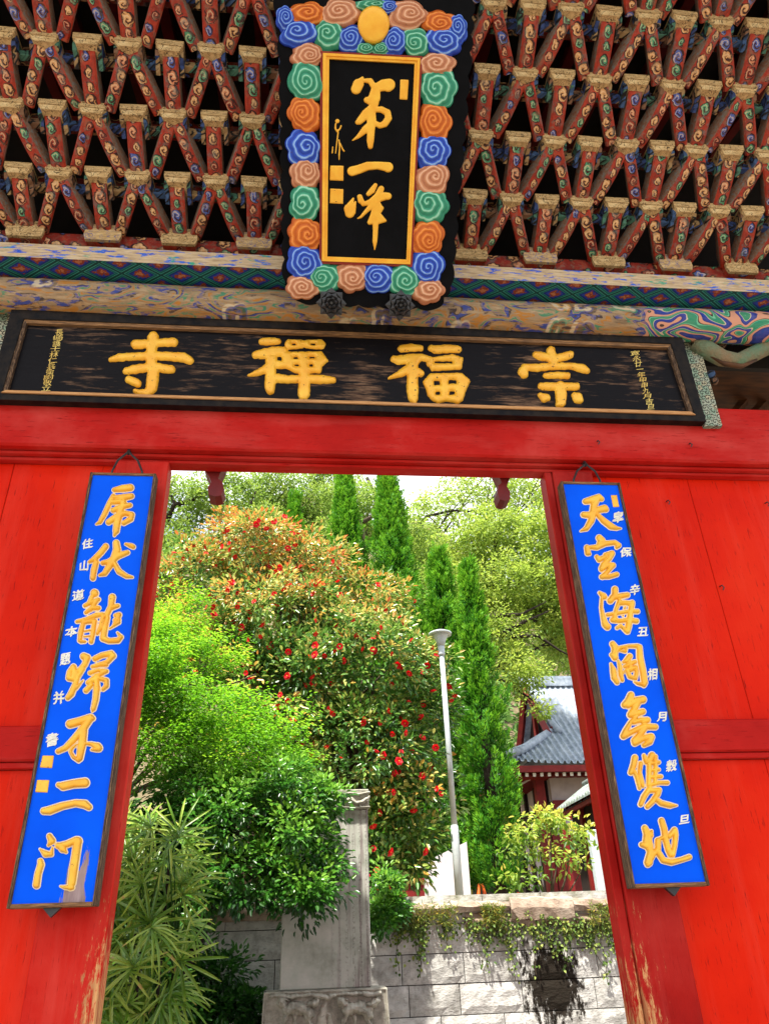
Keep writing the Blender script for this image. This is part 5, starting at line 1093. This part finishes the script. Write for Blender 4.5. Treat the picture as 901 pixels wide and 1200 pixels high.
m = MB(); m.add([(ex+.1, HY+.1, ze-.06), (x1, HY+.1, ze-.06), (x1, HY+2.2, ze+.35), (ex+2.2, HY+2.2, ze+.35), (ex+.1, ybk, ze-.06), (ex+2.2, ybk, ze+.35)], [(3, 2, 1, 0), (0, 4, 5, 3)]); m.build('soffit', m_hdark, hall)
rm = MB(); rm.box(-.06, .06, .0, 1.9, -.13, 0, 0); rm.box(-.062, .062, -.012, -.001, -.132, .002, 1); me_r = proto('rafter', (rm.v, rm.f, rm.m), [m_hred, m_hwhite])
for k in range(30):
    inst('rafter', me_r, Matrix.Translation((ex+.35+k*.30, HY+.30, ze-.27)) @ Matrix.Rotation(.14, 4, 'X'), hall)
for k in range(28):
    inst('rafter', me_r, Matrix.Translation((ex+.30, HY+.6+k*.32, ze-.27)) @ Matrix.Rotation(-math.pi/2, 4, 'Z') @ Matrix.Rotation(.14, 4, 'X'), hall)
WY = HY+2.1; wx = ex+2.1
box('front_wall', wx, x1, WY+.05, WY+.2, TER_Z, ze+.3, m_plaster, hall, 0); box('side_wall', wx+.05, wx+.2, WY+.2, ybk-2, TER_Z, ze+.3, m_plaster, hall, 0)
px_post = at(632, 925, WY).x
for k in range(5): box('post', px_post-.19+k*3.2, px_post+.19+k*3.2, WY-.14, WY+.2, TER_Z, ze+.25, m_hred, hall, .02)
for k in range(6): box('side_post', wx-.1, wx+.12, WY+.6+k*1.6, WY+.85+k*1.6, TER_Z, ze+.3, m_hdark, hall, .02)
zt1 = at(650, 938, WY).z
box('tie_beam', wx, x1, WY-.06, WY+.04, zt1-.45, zt1, m_hred, hall, 0); box('side_tie', wx-.06, wx+.04, WY+.3, ybk-2, zt1-.35, zt1, m_hdark, hall, 0)
for k in range(7): box('door_panel', px_post+.25+k*.62, px_post+.83+k*.62, WY-.03, WY+.03, TER_Z+.05, zt1-1.3, m_hred, hall, .02)
m = MB(); q0 = atz(600, 912, ze-.35); m.tube([at(555, 968, HY+9), at(575, 942, HY+5), at(600, 925, HY+2.2), at(628, 908, HY+1.5)], .05, 6); m.build('gutter_pipe', m_plaster, hall)

# low roofed gallery that comes forward at the hall's front
g0 = at(706, 921, 17); zg0 = g0.z; g1 = atz(642, 951, zg0)
ga = thing('roofed_gallery', (g0.x+1.0, 19, TER_Z), 'low gallery roof with mossy grey tiles in front of the hall', 'building')
m_moss = simple('mossy_tile', S(96, 104, 84), S(140, 152, 154), .7, .3, 6)
yA, yB = 15.8, g1.y; X0 = g0.x; n = int((yB-yA)/.25)
V = []; Fs = []
for j in range(n*4+1):
    y = yA+(yB-yA)*j/(n*4); b = .05*(1 if j % 4 in (1, 2) else 0)
    V += [(X0-.02, y, zg0-.04), (X0, y, zg0+b+.02), (X0+1.1, y, zg0+.75+b), (X0+1.1, y, zg0+.55), (X0+.02, y, zg0-.1)]
for j in range(n*4): Fs += [(j*5+k, j*5+k+1, (j+1)*5+k+1, (j+1)*5+k) for k in range(4)]
mk('roof', V, Fs, m_moss, ga, False)
m = MB(); m.tube([(X0+1.1, yA, zg0+.80), (X0+1.1, yB, zg0+.80)], .12, 8); m.build('ridge', m_moss, ga, True)
box('eave_board', X0+.05, X0+.13, yA, yB, zg0-.22, zg0-.10, m_hred, ga, 0); box('side_wall', X0+.5, X0+.6, yA+.3, yB, TER_Z, zg0+.2, m_hdark, ga, 0)
for k in range(14): box('rafter', X0+.1, X0+.9, yA+.3+k*.5, yA+.38+k*.5, zg0-.10, zg0+.02, m_hred, ga, 0)
for k in range(4): box('post', X0+.4, X0+.55, yA+.4+k*2, yA+.6+k*2, TER_Z, zg0, m_hred, ga, .01)

# ------------------------------------------------------------------ small things on the terrace
def block_px(name, label, cat, x0, x1, ytop, Y, th, mat, parts=None):
    a, b = at(x0, ytop, Y), at(x1, ytop, Y); t = thing(name, ((a.x+b.x)/2, Y, TER_Z), label, cat); return t, a.x, b.x, (a.z+b.z)/2
t, a, b, z = block_px('granite_pillar', 'pale speckled granite marker stone beside the red jamb', 'stone', 690, 706, 972, 13.5, .2, None)
m = MB(); m.box(a, b, 13.5, 13.7, TER_Z, z, 0, .012); m.build('shaft', m_granite, t); box('foot', a-.06, b+.06, 13.45, 13.75, TER_Z-.01, TER_Z+.1, m_granite, t, .01)
t, a, b, z = block_px('mossy_building', 'yellow mossy plastered outbuilding behind the dark shed', 'building', 540, 585, 948, 24, 2, None)
m_mossw = simple('mossy_plaster', S(126, 122, 46), S(92, 88, 34), .9, .1, 2.2)
box('wall', a-.6, b+.3, 24, 26, TER_Z, z+.3, m_mossw, t, 0); zz_ = at(560, 1022, 24).z; box('string_course', a-.62, b+.32, 23.95, 23.995, zz_-.05, zz_+.02, m_mossw, t, 0); box('coping', a-.7, b+.4, 23.9, 26.1, z+.302, z+.42, m_mossw, t, .01)
t, a, b, z = block_px('dark_shed', 'small dark boarded shed with a sloping black roof behind the pale shrub', 'shed', 561, 612, 1010, 20, 2, None)
m_shed = simple('shed_board', S(84, 74, 66), S(60, 52, 46), .85, .2, 3, (6, 6, 1)); zpk = at(597, 985, 20).z
nbd = 8; w = (b-a)/nbd
for k in range(nbd): box('board', a+k*w+.006, a+(k+1)*w-.006, 20, 20.03, TER_Z, z+(zpk-z)*min(1, (k+.6)/nbd), m_shed, t, .003)
m = MB(); m.prism([(a-.35, z-.16), (b+.2, zpk+.05), (b+.2, zpk+.14), (a-.35, z-.07)], 19.6, 21.6); m.build('roof', m_hdark, t)
box('side_wall', a+.02, b, 20.04, 21.4, TER_Z, z-.1, m_shed, t, 0)
t, a, b, z = block_px('white_wall', 'pale pinkish plaster wall behind the lamp post foot', 'wall', 497, 548, 1003, 12.5, .2, None)
m_pw = simple('pale_plaster', S(214, 204, 204), S(196, 186, 186), .85, .2, 3)
m = MB(); m.prism([(a, TER_Z), (b, TER_Z), (b, z+.25), (a, z-.10)], 12.5, 12.7); m.build('panel', m_pw, t); box('base_course', a-.01, b+.01, 12.47, 12.499, TER_Z, TER_Z+.1, m_pw, t, 0)
t, a, b, z = block_px('red_screen', 'dull red boarded screen half hidden under the camellia', 'screen', 452, 497, 1030, 12.2, .2, None)
for k in range(4): box('board', a+(b-a)*k/4+.004, a+(b-a)*(k+1)/4-.004, 12.2, 12.23, TER_Z, z, m_hred, t, .003)
box('rail', a, b, 12.15, 12.199, z-.06, z, m_hred, t, .003)
m_or = simple('orange_paint', S(240, 110, 30), S(226, 96, 26), .5)
def aframe(px, py0, Y, wpx, label):
    tp = at(px, py0, Y); k = depth(tp)/F_PX; w = wpx*k/2; t = thing('trestle_barrier', (tp.x, Y, TER_Z), label, 'barrier', 'orange trestles on the terrace')
    for s, dy in ((-1, -.2), (1, -.2), (-1, .2), (1, .2)):
        m = MB(); m.tube([(tp.x+s*.03, Y, tp.z), (tp.x+s*w*1.5, Y+dy, TER_Z)], .03, 6); m.build('leg', m_or, t)
    m = MB(); m.tube([(tp.x-w*.8, Y-.1, (tp.z+TER_Z)/2), (tp.x+w*.8, Y-.1, (tp.z+TER_Z)/2)], .025, 6); m.build('crossbar', m_or, t)
aframe(563, 1036, 15.0, 13, 'orange trestle nearer the lamp post'); aframe(608, 1046, 15.0, 9, 'orange trestle half hidden under the pale shrub')

# pale yellow-green shrub above the wall
base = at(648, 1062, 7.0); base.z = TER_Z
ps = thing('yellow_green_shrub', base, 'small loose shrub with pale yellow green leaves above the capstones', 'shrub')
pbl = [pblob(*b) for b in ((640, 970, 7.0, 40, 22), (610, 985, 6.9, 26, 24), (672, 985, 7.0, 26, 26), (640, 1005, 6.9, 36, 24), (607, 1030, 6.9, 18, 14), (680, 1020, 7.0, 16, 18), (640, 958, 7.0, 22, 12))]
for e in ((608, 985), (640, 975), (670, 985), (625, 1005), (655, 1000), (610, 1028), (682, 1018), (645, 960)):
    m = MB(); q = at(e[0], e[1], 7.0); m.tube([base+Vector((random.uniform(-.05, .05), 0, 0)), base.lerp(q, .5)+Vector((random.uniform(-.06, .06), 0, -.03)), q], [.018, .012, .004], 6); m.build('stem', m_bark, ps, True)
P, u, out, tone, hz = clump_points(pbl, 92, .13, 13, (.3, 1.2))
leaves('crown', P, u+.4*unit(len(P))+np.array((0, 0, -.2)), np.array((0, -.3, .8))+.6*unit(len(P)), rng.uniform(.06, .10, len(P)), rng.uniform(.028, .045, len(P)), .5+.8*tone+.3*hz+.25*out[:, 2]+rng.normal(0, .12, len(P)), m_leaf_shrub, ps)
